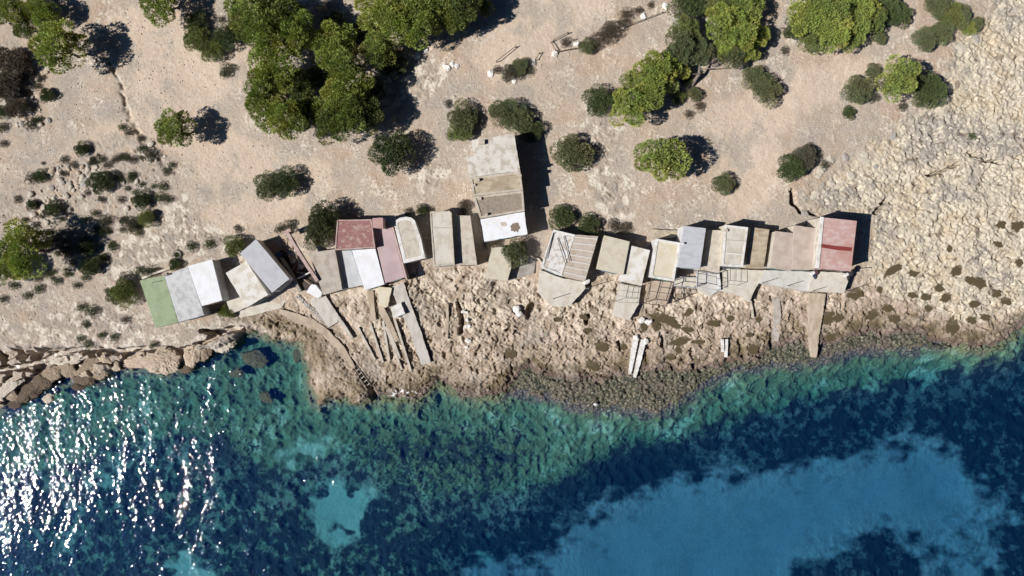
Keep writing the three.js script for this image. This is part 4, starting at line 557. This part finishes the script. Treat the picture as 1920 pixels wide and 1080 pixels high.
[[782, 105, 7, 7, 'white boulder in the shade of the wood'], [838, 127, 9, 7, 'largest white boulder of the heap on the track'], [848, 121, 6, 5, 'middle stone of the white heap on the track'], [856, 124, 5, 5, 'right stone of the white heap on the track'], [921, 138, 7, 7, 'white boulder left of the scrub island'], [998, 116, 7, 7, 'white boulder at the upper right of the scrub island'], [1040, 100, 6.5, 6.5, 'white boulder at the left end of the wooden rails'], [1081, 83, 5.5, 6.5, 'white boulder between the rails and the small green bush'], [1207, 31, 7, 6, 'white boulder near the far end of the scrub strip'], [1247, 12, 6, 7, 'white boulder beside the dark bush at the upper edge'], [1168, 50, 4.5, 6, 'greyish white boulder inside the scrub strip'], [964, 151, 6, 5, 'pale boulder at the foot of the scrub island'], [798, 96, 6, 5, 'grey boulder right of the shaded white boulder']]
  .forEach(([px, py, rx, ry, label], i) => boulder(px, py, rx, ry, i, 'white', '', { label, small: 0, v: i, group: 'white boulders along the track', up: 0.25 }));
[[868, 584], [875, 586], [876, 600], [874, 613], [880, 612], [876, 638], [880, 640], [875, 651]].forEach(([px, py], i) => boulder(px, py, 4, 3.6, i, 'white', 'pale concrete lump in the row', { group: 'row of grey lumps on the rock', name: 'concrete_lump', category: 'concrete lump', v: i, up: 0.25 }));
[[1203, 600, 6, 6], [1216, 604, 6, 8], [1193, 634, 6, 6], [1210, 640, 6, 6], [969, 580, 8, 7], [973, 588, 6, 6], [1099, 528, 8, 5], [1190, 545, 5, 9]].forEach(([px, py, rx, ry], i) => boulder(px, py, rx, ry, i, 'white', 'white mooring block', { group: 'white mooring blocks', name: 'mooring_block', category: 'mooring block', v: i, up: i === 6 ? 1.2 : 0.4, small: 0 }));
[[1780, 30, 12, 9], [1735, 28, 8, 7], [1472, 140, 8, 6], [1508, 400, 10, 7], [1540, 318, 12, 8], [1557, 300, 9, 10], [1585, 295, 9, 7], [1535, 330, 9, 6], [1620, 290, 10, 8], [1642, 312, 6, 5], [1595, 330, 10, 9], [1620, 300, 6, 14], [1542, 347, 6, 5], [1695, 208, 7, 8], [1770, 137, 8, 6], [1675, 255, 7, 9], [1700, 270, 8, 5], [1800, 90, 16, 8], [1830, 70, 14, 7], [1530, 365, 14, 8], [1560, 345, 8, 6]].forEach(([px, py, rx, ry], i) => boulder(px, py, rx * 0.9, ry * 0.9, i * 1.3, i % 3 ? 'pale' : 'grey', 'pale broken rock', { group: 'broken rocks at the edge of the pale shelf', v: i, up: 0.1, h: Math.min(rx, ry) * 0.55 }));
{ // loose stones lie on the ground: pieces of it
  const r = rng(77); let n = 0; const spots = [[130, 320, 60, 40], [100, 375, 60, 30], [170, 330, 40, 35], [150, 350, 25, 20], [250, 370, 30, 40], [60, 410, 40, 30], [78, 125, 16, 25], [55, 210, 40, 40], [280, 290, 40, 40]];
  while (n < 230) {
    const s = spots[n % spots.length], px = s[0] + (r() + r() - 1) * s[2], py = s[1] + (r() + r() - 1) * s[3], R = (n < 90 ? 3.2 + 3.4 * r() : 1.8 + 2 * r()) * K * 106, y = groundAt(px, py), [x, z] = at(px, py, y), m = part(dirtGround, 'stone', smallRocks[n % 6], MR[['pale', 'grey', 'pale', 'tan'][n % 4]]);
    m.position.set(x, y + R * 0.2, z); m.scale.set(R * (0.8 + 0.5 * r()), R * (0.6 + 0.4 * r()), R * (0.8 + 0.4 * r())); m.rotation.y = r() * 6.28; n++;
  }
  n = 0; while (n < 26) { const k = n >> 1, px = 556 + k * 3.8 + (n % 2) * 4.5 + r() * 2, py = 556 + k * 3.4 - (n % 2) * 1.5 + r() * 2, y = groundAt(px, py), [x, z] = at(px, py, y), R = 0.2 + 0.12 * r(), m = part(shoreRock, 'stone', smallRocks[n % 6], MR.grey); m.position.set(x, y + 0.1, z); m.scale.set(R, R * 0.9, R); n++; }
  const N = 5000, peb = new THREE.InstancedMesh(new THREE.IcosahedronGeometry(1, 0), new THREE.MeshStandardMaterial({ roughness: 0.95 }), N), M4 = new THREE.Matrix4(), q = new THREE.Quaternion(), e = new THREE.Euler(), c = new THREE.Color(), pale = A('#e9dfd0'), dull = A('#b7a48f');
  for (let i = 0; i < N;) { const px = -20 + r() * 1960, py = -20 + r() * 620; if (look(M.land, px, py) < 0.5 || Math.max(look(M.rough, px, py), look(M.pale, px, py)) > 0.5) continue; if (fbm(px / 60, py / 60, 3) + 0.4 * r() < 0.05) continue; if (0) ; const y = groundAt(px, py), [x, z] = at(px, py, y), s = 0.05 + 0.09 * Math.pow(r(), 2); M4.compose(new THREE.Vector3(x, y + s * 0.1, z), q.setFromEuler(e.set(r() * 6, r() * 6, r() * 6)), new THREE.Vector3(s, s * 0.7, s * 1.2)); peb.setMatrixAt(i, M4); peb.setColorAt(i, c.copy(pale).lerp(dull, r())); i++; }
  peb.name = 'pebbles'; peb.userData.kind = 'stuff'; peb.castShadow = peb.receiveShadow = true; scene.add(peb);
}
// ───────────────────────── pools in the rock
{ const mat = new THREE.MeshPhysicalMaterial({ color: A('#70634a', 0.85), roughness: 0.25, specularIntensity: 0.6 });
  POOLS.forEach(([px, py, rx, ry, a], k) => { const y = baseAt(px, py) - 0.1, c = at(px, py, y), pts = []; for (let i = 0; i < 30; i++) { const t = i / 30 * 6.283, q = poolR(k, t) * 1.02, u = Math.cos(t) * rx * q, v = Math.sin(t) * ry * q, p = at(px + u * Math.cos(a) - v * Math.sin(a), py + u * Math.sin(a) + v * Math.cos(a), y); pts.push([p[0] - c[0], p[1] - c[1]]); }
    const m = new THREE.Mesh(prism(pts, -0.05, 0, 0), mat); m.name = numbered('rock_pool'); m.position.set(c[0], y, c[1]); m.userData.kind = 'structure'; m.receiveShadow = true; scene.add(m); }); }
// ───────────────────────── plants
function crownGeo(seed, o) {                             // many small leaf sprays on the outside of uneven clumps
  const r = rng(seed), P = [], C = [], v = new THREE.Vector3(), tri = (a, b, c, k) => { P.push(...a, ...b, ...c); for (let i = 0; i < 3; i++) C.push(k[0], k[1], k[2]); };
  const dir = () => { const y = r() * 1.5 - 0.5, a = r() * 6.283, q = Math.sqrt(Math.max(0, 1 - y * y)); return [q * Math.cos(a), Math.min(1, y), q * Math.sin(a)]; };
  for (let n = 0; n < o.lobes; n++) {
    const rad = n === 0 ? 0.05 : Math.sqrt((n + 0.3) / o.lobes) * o.spread, a = n * 2.4 + r() * 0.9, lr = o.lobe * (0.72 + 0.6 * r()), cx = rad * Math.cos(a) * (1 + 0.2 * (r() - 0.5)), cz = rad * Math.sin(a) * (1 + 0.2 * (r() - 0.5)), cy = o.low + (o.top - o.low) * Math.sqrt(Math.max(0.05, 1 - rad * rad * 0.95)) * (0.7 + 0.46 * r()), lt = 0.82 + 0.36 * r(), ly = r();
    for (let i = 0; i < o.sprays; i++) {
      const d = dir(), k = lr * (0.35 + 0.7 * Math.cbrt(r())), bx = cx + d[0] * k, by = cy + d[1] * k * 0.85, bz = cz + d[2] * k, t = lt * (0.78 + 0.44 * r()), g = [t * (1 + 0.25 * (ly - 0.4) + 0.12 * (r() - 0.5)), t, t * (0.85 + 0.3 * r())];
      for (let j = 0; j < o.blades; j++) {
        const e = [d[0] + (r() - 0.5) * o.fan, d[1] + (r() - 0.5) * o.fan + o.lift, d[2] + (r() - 0.5) * o.fan], L = o.len * (0.6 + 0.7 * r()) / Math.hypot(...e), w = o.wid * (0.7 + 0.6 * r()); v.set(r() - 0.5, r() - 0.5, r() - 0.5).normalize().multiplyScalar(w);
        const mx = bx + e[0] * L * 0.45, my = by + e[1] * L * 0.45, mz = bz + e[2] * L * 0.45; tri([bx, by, bz], [mx + v.x, my + v.y, mz + v.z], [bx + e[0] * L, by + e[1] * L, bz + e[2] * L], g); if (o.fat) tri([bx, by, bz], [bx + e[0] * L, by + e[1] * L, bz + e[2] * L], [mx - v.x, my - v.y, mz - v.z], g);
      }
    }
  }
  const g = new THREE.BufferGeometry(); g.setAttribute('position', new THREE.Float32BufferAttribute(P, 3)); g.setAttribute('color', new THREE.Float32BufferAttribute(C, 3)); return g;
}
function woodGeo(seed, h, r0, n, spread) { const r = rng(seed), l = [pipe([0, -0.12, 0], [0.06 * (r() - 0.5), h * 0.62, 0.06 * (r() - 0.5)], r0, r0 * 0.6, 8)]; for (let i = 0; i < n; i++) { const a = i / n * 6.283 + r(), s = spread * (0.5 + 0.5 * r()), y = h * (0.3 + 0.3 * r()), m = [Math.cos(a) * s * 0.45, y + (h - y) * 0.6, Math.sin(a) * s * 0.45]; l.push(pipe([0, y, 0], m, r0 * 0.5, r0 * 0.34, 6), pipe(m, [Math.cos(a) * s, h * (0.85 + 0.2 * r()), Math.sin(a) * s], r0 * 0.34, r0 * 0.12, 5)); } return mergeGeometries(l); }
const FO = { pine: { lobes: 14, spread: 0.74, lobe: 0.29, low: 0.5, top: 1.25, sprays: 250, blades: 4, fan: 1.2, lift: 0.4, len: 0.095, wid: 0.03, fat: 0 }, bush: { lobes: 13, spread: 0.68, lobe: 0.36, low: 0.2, top: 0.68, sprays: 330, blades: 3, fan: 1.7, lift: 0.2, len: 0.085, wid: 0.032, fat: 0 }, scrub: { lobes: 7, spread: 0.7, lobe: 0.36, low: 0.15, top: 0.5, sprays: 130, blades: 3, fan: 1.8, lift: 0.4, len: 0.16, wid: 0.03, fat: 0 } };
const kinds = {}; for (const k of Object.keys(FO)) kinds[k] = { crown: Array.from({ length: k === 'pine' ? 5 : 3 }, (_, i) => crownGeo(100 + i * 7 + k.length, FO[k])), wood: woodGeo(9, k === 'pine' ? 0.85 : 0.5, k === 'pine' ? 0.06 : 0.04, 6, 0.5), cy: { pine: 0.9, bush: 0.5, scrub: 0.25 }[k] };
const leaf = (r, g, b) => new THREE.MeshPhysicalMaterial({ color: new THREE.Color(r, g, b), vertexColors: true, roughness: 0.85, transmission: 0.16, thickness: 0, specularIntensity: 0.4 });
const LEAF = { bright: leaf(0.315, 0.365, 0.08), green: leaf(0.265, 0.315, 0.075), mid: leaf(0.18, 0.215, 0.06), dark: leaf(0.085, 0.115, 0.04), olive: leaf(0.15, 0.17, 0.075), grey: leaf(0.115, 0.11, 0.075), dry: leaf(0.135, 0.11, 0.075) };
const bark = solid('#7d6f63'), barkDark = solid('#5c5045');
const made = {};
function plant(kind, tone, px, py, rpx, label, o = {}) {
  const r = rng(Math.round(px * 31 + py * 17 + rpx)), K_ = kinds[kind], g = Math.max(0, groundAtBase(px, py)), R = rpx * K * (CAM_H - g - 1), y = g + K_.cy * R * (o.h || 1), [x, z] = at(px, py, y), v = o.v ?? Math.floor(r() * K_.crown.length), key = kind + v;
  const name = o.name || { pine: 'pine_tree', bush: 'bush', scrub: 'scrub_tuft' }[kind]; let t;
  if (!made[key]) { t = thing(name, undefined, 'plant'); part(t, kind === 'pine' ? 'trunk' : 'stem', K_.wood, bark); part(t, 'crown', K_.crown[v], LEAF[tone]); made[key] = t; }
  else { t = made[key].clone(); t.name = numbered(name); t.userData = {}; scene.add(t); }
  t.children[1].material = LEAF[tone]; t.children[0].material = kind === 'pine' ? bark : barkDark;
  t.position.set(x, heightAt(x, z) - 0.05, z); t.rotation.y = r() * 6.283; const e = o.e || 1; t.scale.set(R * (0.95 + 0.1 * r()) * e, R * (o.h || 1) * (0.92 + 0.16 * r()), R * (0.95 + 0.1 * r()) / e);
  tag(t, label, { pine: 'pine tree', bush: 'bush', scrub: 'scrub' }[kind], o.group || { pine: 'pine trees', bush: 'bushes around the boathouses', scrub: 'low scrub on the open ground' }[kind]);
  if (!label) auto(t, { bright: 'bright yellow-green', green: 'fresh green', mid: 'mid green', dark: 'dark green', olive: 'olive green', grey: 'grey-green', dry: 'dry brown' }[tone] + ' ' + { pine: 'pine', bush: 'bush', scrub: 'scrub tuft' }[kind], px, py);
  return t;
}
const groundAtBase = (px, py) => baseAt(px, py);
const T = 'bright', G = 'green', MI = 'mid', D = 'dark', OL = 'olive', GR = 'grey', DR = 'dry';
[[T, 117, 90, 52, 'broad bright pine alone near the eroded gully'], [G, 25, 15, 40], [T, 80, 22, 34], [MI, 48, 50, 28], [G, 300, 2, 46, 'pine cut by the upper photo edge above the open track'], [G, 330, 242, 40, 'small round lone pine beside the track'], [T, 48, 468, 56, 'bright pine at the left photo edge above the scrub slope'], [G, 10, 505, 34],
  [G, 478, 25, 55], [MI, 530, 25, 46], [T, 560, 62, 44], [G, 510, 65, 46], [MI, 470, 60, 28], [T, 520, 125, 52], [G, 500, 165, 42], [MI, 555, 160, 40], [G, 505, 205, 44], [T, 545, 225, 40], [MI, 580, 215, 36], [T, 625, 85, 46], [G, 650, 120, 44], [T, 660, 165, 46], [G, 625, 200, 42], [G, 655, 215, 42], [MI, 630, 235, 40], [MI, 690, 215, 38], [G, 712, 95, 36],
  [T, 705, 15, 48], [T, 740, 35, 46], [G, 780, 20, 48], [T, 790, 55, 40], [G, 830, 15, 44], [G, 850, 40, 32], [MI, 870, 20, 36], [MI, 905, 5, 28], 
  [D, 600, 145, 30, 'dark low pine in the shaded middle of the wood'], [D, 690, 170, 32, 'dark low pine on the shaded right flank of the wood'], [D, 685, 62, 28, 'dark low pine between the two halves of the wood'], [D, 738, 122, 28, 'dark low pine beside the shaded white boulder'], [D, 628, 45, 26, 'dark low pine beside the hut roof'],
  [MI, 1282, 62, 32], [OL, 1275, 92, 36], [OL, 1310, 100, 30], [T, 1225, 135, 40], [T, 1262, 122, 34], [G, 1185, 160, 30], [T, 1182, 200, 44, 'bright rounded pine at the lower end of the long grove'], [G, 1215, 178, 36], [MI, 1240, 150, 34],
  [T, 1350, 45, 38], [T, 1385, 62, 42], [G, 1395, 15, 38], [T, 1365, 85, 32], [T, 1420, 70, 26], [T, 1402, 95, 24], [MI, 1345, 8, 30], [MI, 1370, 108, 25, 'grey-green bushy pine at the lower end of the bright crowns', 'olive'],
  [T, 1510, 30, 42], [G, 1550, 20, 42], [T, 1560, 55, 42], [G, 1600, 40, 38], [T, 1610, 10, 40], [MI, 1520, 70, 30], [G, 1590, 70, 30], [D, 1660, 12, 34], [D, 1685, 30, 26], [MI, 1640, 35, 28], [D, 1490, 55, 26],
  [G, 1680, 148, 40, 'green pine of the twin crowns at the edge of the pale rock'], [G, 1240, 300, 52, 'solitary wide green pine behind the cream roofs']]
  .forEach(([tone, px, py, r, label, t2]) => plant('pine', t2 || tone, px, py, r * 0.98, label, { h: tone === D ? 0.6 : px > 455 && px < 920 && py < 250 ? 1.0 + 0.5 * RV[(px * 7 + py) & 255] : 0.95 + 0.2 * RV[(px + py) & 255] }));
[[D, 735, 289, 44, 'round dark mastic bush casting its shadow across the track', 1.2], [D, 535, 342, 32], [OL, 503, 350, 28, 'spiky-edged olive bush with pointed leaves by the track'], [OL, 866, 222, 32], [MI, 862, 244, 26], [OL, 945, 212, 32], [OL, 975, 225, 30], [D, 992, 245, 26], [OL, 1070, 285, 40, 'large olive bush right of the tall stepped house'], [OL, 1092, 290, 24], [D, 1052, 408, 27], [D, 1105, 422, 24], [OL, 966, 474, 27, 'round bush on the pale terrace block', 1.3], [D, 610, 410, 34, 'dark tree shading the weathered red roof', 1.6], [OL, 600, 440, 30, 'dark bush behind the bare concrete roof', 1.3], [MI, 440, 461, 22, 'green bush above the askew grey roof', 1.2], [MI, 921, 486, 9], [D, 1122, 190, 32], [D, 1290, 8, 40, 'dark bush at the upper edge beside a white boulder'], [D, 1735, 172, 40, 'dark round bush of the twin crowns on the pale rock'], [OL, 1605, 168, 30], [D, 1592, 211, 14], [OL, 1636, 135, 17], [OL, 1440, 168, 31, 'lower of the pair of grey bushes'], [OL, 1412, 145, 25, 'upper of the pair of grey bushes'], [OL, 1355, 346, 23, 'small round olive bush alone on the open ground'], [D, 1482, 316, 29], [GR, 1508, 295, 26], [MI, 1500, 310, 20], [OL, 1730, 75, 26], [OL, 1765, 62, 24], [MI, 1780, 25, 28], [OL, 1800, 32, 24], [OL, 1755, 12, 28], [G, 1815, 52, 16], [OL, 1830, 45, 15], [OL, 1648, 72, 15], [D, 365, 45, 26], [MI, 370, 75, 28], [MI, 395, 95, 26], [D, 425, 70, 28], [D, 440, 55, 20], [OL, 1100, 87, 17], [OL, 975, 125, 17], [GR, 955, 135, 15],
  [D, 188, 342, 24], [D, 262, 376, 20], [MI, 275, 410, 18], [D, 152, 280, 15], [D, 100, 392, 17], [D, 160, 462, 20], [D, 168, 498, 21], [D, 192, 483, 10], [MI, 235, 548, 28, 'green bush left of the green roof'], [OL, 215, 555, 18], [D, 88, 178, 15], [D, 75, 330, 14], [D, 60, 385, 12], [MI, 418, 584, 13], [MI, 432, 588, 10], [D, 328, 496, 13], [D, 790, 395, 12], [DR, 871, 386, 12], [DR, 20, 120, 38], [GR, 10, 165, 32], [DR, 30, 200, 24], [D, 5, 210, 14], [MI, 1270, 182, 16], [OL, 1302, 178, 16], [D, 1290, 150, 14]]
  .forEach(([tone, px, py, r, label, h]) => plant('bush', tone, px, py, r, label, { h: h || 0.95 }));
[[GR, 120, 300], [GR, 140, 310], [GR, 60, 335, 12], [GR, 200, 310], [GR, 220, 330], [D, 250, 330], [GR, 240, 250], [D, 230, 240], [GR, 262, 260], [D, 265, 278], [GR, 280, 290, 13], [D, 310, 322], [D, 322, 310], [GR, 215, 300], [D, 190, 300], [GR, 225, 295], [DR, 250, 300], [D, 305, 350, 10], [D, 300, 372, 11], [D, 315, 375], [GR, 245, 420, 16], [D, 250, 428, 12], [GR, 230, 412], [D, 185, 435, 12], [GR, 195, 415, 13], [D, 210, 465, 9], [D, 160, 412], [D, 178, 400], [GR, 80, 460, 20], [GR, 110, 450, 22], [GR, 130, 470, 18], [D, 107, 527, 9], [D, 72, 542, 10], [D, 25, 535, 9], [D, 70, 522, 8], [D, 52, 555], [GR, 5, 562], [D, 172, 585, 12], [D, 152, 576, 9], [D, 160, 608], [D, 150, 636, 8], [D, 190, 628, 8], [D, 212, 632, 9], [D, 165, 648, 10], [D, 288, 648, 8], [GR, 285, 510, 13], [D, 262, 508, 10], [D, 278, 510, 8], [GR, 235, 525, 16], [D, 358, 463, 10], [D, 392, 458, 11], [D, 332, 478, 8], [D, 200, 545, 6], [DR, 235, 600], [GR, 60, 235, 12], [D, 70, 225, 9], [GR, 45, 105, 10], [D, 5, 240, 10], [GR, 8, 270], [D, 50, 65, 8], [GR, 427, 132, 14], [D, 420, 140, 9], [GR, 415, 38, 8],
  [DR, 1130, 72, 18], [DR, 1150, 60, 18], [DR, 1115, 85, 12], [DR, 1165, 45, 14], [DR, 1172, 28, 12], [DR, 1195, 20, 9], [DR, 1220, 10, 7], [DR, 1140, 55, 14], [DR, 1060, 80, 10], [GR, 985, 122, 13], [GR, 990, 135, 10], [DR, 930, 132, 9], [GR, 948, 148, 9], [GR, 970, 140, 12], [DR, 930, 455, 12], [DR, 915, 457, 10], [DR, 1150, 425, 15], [DR, 1172, 428, 12], [GR, 545, 425, 13], [GR, 525, 430, 10], [DR, 870, 400, 9], [GR, 765, 400, 10], [DR, 805, 395, 8], [GR, 1525, 290, 12], [GR, 1515, 280, 12], [GR, 1690, 200, 10], [GR, 1635, 185, 12], [GR, 1660, 165, 14], [D, 1822, 255, 8], [GR, 600, 250, 12], [GR, 1545, 310, 10], [DR, 1290, 215, 9], [DR, 1065, 270, 10], [GR, 840, 195, 8], [GR, 845, 255, 9], [GR, 1380, 350, 6], [GR, 445, 430, 8], [DR, 1310, 200, 10], [GR, 1470, 95, 9], [GR, 1475, 60, 12]]
  .forEach(([tone, px, py, r]) => plant('scrub', tone, px, py, (r || 8) * 1.12));
{ const r = rng(404), spots = [[150, 340, 90, 60], [240, 320, 70, 60], [80, 400, 70, 50], [230, 430, 60, 40], [50, 150, 40, 50], [110, 500, 70, 50]]; for (let i = 0; i < 66; i++) { const s = spots[i % 6]; plant('scrub', [GR, D, GR, OL][i % 4], s[0] + (r() + r() - 1) * s[2], s[1] + (r() + r() - 1) * s[3], 4.5 + 5 * r()); } }

// ───────────────────────── small things
{ const wood = solid('#8d8074'), y = groundAt(1308, 150), O = at(1308, 150, y), t = thing('leaning_tree', 'leaning grey bare trunk with forked branches beside the long pine grove', 'tree trunk', [O[0], y, O[1]]), q = (px, py, up) => { const [x, z] = at(px, py, y + up); return [x - O[0], up, z - O[1]]; };
  part(t, 'trunk', mergeGeometries([pipe(q(1297, 160, 0), q(1311, 138, 1.6), 0.34, 0.24, 9), pipe(q(1311, 138, 1.6), q(1312, 118, 2.6), 0.22, 0.1, 8)]), wood);
  [[1311, 138, 1.6, 1290, 140, 2.4, 0.15], [1290, 140, 2.4, 1270, 132, 2.8, 0.09], [1312, 130, 2, 1340, 128, 2.9, 0.1], [1340, 128, 2.9, 1348, 112, 3.1, 0.06], [1312, 120, 2.5, 1330, 112, 3.1, 0.07]].forEach(([a, b, c, d, e, f, r]) => part(t, 'branch', pipe(q(a, b, c), q(d, e, f), r, r * 0.5, 6), wood)); }
[[1213, 183, 1258, 185, 'pale bare branch lying under the long pine grove'], [1245, 155, 1262, 172, 'thin pale branch poking out of the long pine grove'], [1400, 55, 1408, 66, 'white forked branch showing between the bright crowns']].forEach(([a, b, c, d, l], i) => { const y = groundAt(a, b), p = at(a, b, y + (i === 2 ? 4 : 0.4)), q = at(c, d, y + (i === 2 ? 4.6 : 1.4)), m = tag(new THREE.Mesh(mergeGeometries([pipe([0, 0, 0], [(q[0] - p[0]) * 0.6, 0.7, (q[1] - p[1]) * 0.6], 0.16, 0.11), pipe([(q[0] - p[0]) * 0.6, 0.7, (q[1] - p[1]) * 0.6], [q[0] - p[0], 0.9, q[1] - p[1]], 0.1, 0.05), pipe([(q[0] - p[0]) * 0.6, 0.7, (q[1] - p[1]) * 0.6], [(q[0] - p[0]) * 0.9, 1.2, (q[1] - p[1]) * 0.3 - 0.6], 0.08, 0.03)]), solid('#b5aca2')), l, 'branch'); m.name = numbered('bare_branch'); m.position.set(p[0], y + (i === 2 ? 4 : 0.4), p[1]); m.castShadow = true; scene.add(m); });
[[1033, 78, 1042, 94, 'short dark rail above the left rail boulder'], [1036, 76, 1066, 60, 'upper wooden rail at the left end of the scrub strip'], [1044, 97, 1080, 90, 'lower wooden rail between two white boulders'], [1055, 82, 1077, 73, 'inner wooden rail at the left end of the scrub strip'], [1098, 70, 1165, 50, 'long thin rail through the middle of the scrub strip'], [1170, 50, 1245, 22, 'long thin rail at the right end of the scrub strip'], [930, 115, 968, 86, 'thin rail at the upper edge of the scrub island'], [1004, 112, 1012, 98, 'short rail stub beside the scrub island boulder'], [948, 152, 966, 142, 'short rail at the lower edge of the scrub island']].forEach(([a, b, c, d, l]) => {
  const y = Math.max(groundAt(a, b), groundAt(c, d)) + 0.5, p = at(a, b, y), q = at(c, d, y), t = thing('wooden_rail', l, 'rail', [p[0], y - 0.5, p[1]]), dx = q[0] - p[0], dz = q[1] - p[1]; part(t, 'rail', pipe([0, 0.5, 0], [dx, 0.5, dz], 0.06, 0.06), solid('#8b7a68')); for (const f of [0.03, 0.97]) part(t, 'post', pipe([dx * f, -0.3, dz * f], [dx * f, 0.6, dz * f], 0.07, 0.07), solid('#7d6d5c')); });
{ const y = groundAt(597, 6) + 2.6, pts = [[583, -4], [603, -6], [607, 9], [588, 13]].map(([a, b]) => at(a, b, y)), c = centre(pts), t = thing('hut', 'small grey hut roof half hidden in the pine wood', 'hut', [c[0], y - 2.6, c[1]]); part(t, 'wall', prism(local(inset(pts, 0.1), [c[0], 0, c[1]]), -0.3, 2.45, 0), wallGrey); part(t, 'roof', prism(local(pts, [c[0], 0, c[1]]), 2.45, 2.6), rConcrete); }
{ // the rubbish yard
  const yard = slab('yard_floor', 'dark littered earth floor of the rubbish yard', 'yard', [[515, 445], [540, 436], [600, 532], [575, 545], [548, 530]], 0.05, stained('#5b4c43', '#463a34', { scale: 0.6, c: '#6d5a4e', grain: 0.2 }), { thick: 0.5 });
  const Y = yard.y1, r = rng(5), cols = { wood: solid('#a08c76'), pale: solid('#cfc8bd'), black: solid('#2c2a29'), rust: solid('#7a4d3a'), blue: solid('#3c6fa8'), grey: solid('#8f8d8b') };
  const put = (name, label, cat, geo, mat, px, py, up = 0) => { const [x, z] = at(px, py, Y + up), m = tag(new THREE.Mesh(geo, mat), label, cat, 'scrap in the rubbish yard'); m.name = numbered(name); m.position.set(x, Y + up, z); m.rotation.y = r() * 6.28; m.castShadow = m.receiveShadow = true; scene.add(m); return m; };
  put('barrel', 'blue barrel standing in the middle of the rubbish yard', 'barrel', mergeGeometries([new THREE.CylinderGeometry(0.32, 0.32, 0.85, 14), new THREE.TorusGeometry(0.32, 0.03, 5, 14).rotateX(Math.PI / 2).translate(0, 0.2, 0), new THREE.TorusGeometry(0.32, 0.03, 5, 14).rotateX(Math.PI / 2).translate(0, -0.2, 0)]), cols.blue, 523, 477, 0.45);
  [[529, 474], [538, 486], [535, 479], [545, 505]].forEach(([a, b]) => auto(put('tyre', undefined, 'tyre', new THREE.TorusGeometry(0.32, 0.12, 7, 16).rotateX(Math.PI / 2), cols.black, a, b, 0.15), 'black tyre dumped in the yard', a, b));
  [[528, 447, 1.8], [538, 455, 2.2], [545, 450, 1.6], [520, 455, 2], [548, 465, 1.8], [556, 480, 1.6], [560, 495, 2], [552, 500, 1.5], [536, 468, 1.6], [566, 512, 1.7], [530, 462, 1.5], [575, 528, 1.5]].forEach(([a, b, L], i) => auto(put('plank', undefined, 'plank', new THREE.BoxGeometry(L, 0.06, 0.18).rotateZ(0.08), i % 3 ? cols.wood : cols.pale, a, b, 0.25 + 0.1 * (i % 3)), i % 3 ? 'weathered brown plank' : 'pale plank', a, b));
  [[533, 450], [543, 472], [550, 490], [556, 505], [527, 485], [565, 500]].forEach(([a, b], i) => auto(put('scrap_heap', undefined, 'scrap', smallRocks[i].clone().scale(0.5, 0.5, 0.4), [cols.rust, cols.grey, cols.pale][i % 3], a, b, 0.1), ['rusty', 'grey', 'pale'][i % 3] + ' lump of scrap', a, b));
}
{ const [x, z] = at(1117, 758, 0.1), t = thing('buoy', 'small white buoy floating on the green water off the shelf', 'buoy', [x, 0.08, z]); part(t, 'float', new THREE.SphereGeometry(0.3, 14, 10).scale(1.3, 0.8, 0.8), solid('#f5f4f0', 0.4)); part(t, 'ring', new THREE.TorusGeometry(0.26, 0.04, 6, 14).rotateY(Math.PI / 2), solid('#d8d4cc')); }
{ const [x, z] = at(330, 477, 3), y = heightAt(x, z); const t = thing('tyre_planter', 'old pale tyre lying on the rock above the green roof', 'tyre', [x, y + 0.12, z]); part(t, 'tyre', new THREE.TorusGeometry(0.5, 0.18, 8, 18).rotateX(Math.PI / 2), solid('#d6cfc2')); }
{ // gear left on the terraces by the pink roof
  const heap = (label, px, py, mats, k) => { const y = groundAt(px, py) + 0.6, g = baseAt(1555, 528) + 1.9, [x, z] = at(px, py, g), t = thing('gear_heap', label, 'fishing gear', [x, g, z]), r = rng(k);
    part(t, 'bundle', smallRocks[k % 6].clone().scale(0.45, 0.6, 0.6).translate(0.1, 0.35, -0.2), solid(mats[0])); part(t, 'sheet', smallRocks[(k + 2) % 6].clone().scale(0.3, 0.35, 0.55).translate(-0.2, 0.2, 0.55), solid(mats[1])); const b = new THREE.BoxGeometry(0.6, 0.4, 0.42); b.rotateY(0.5); b.translate(-0.55, 0.2, 0.1); part(t, 'crate', b, solid('#efece6')); };
  heap('dark maroon bundle beside a white crate below the white side rim', 1529, 511, ['#4a2a2c', '#2f3a4c'], 1); heap('black bundle with a white crate at the lower right corner of the pink roof', 1592, 514, ['#2b2a2c', '#3a3836'], 4); }
autoLabels();
renderer.render(scene, camera);
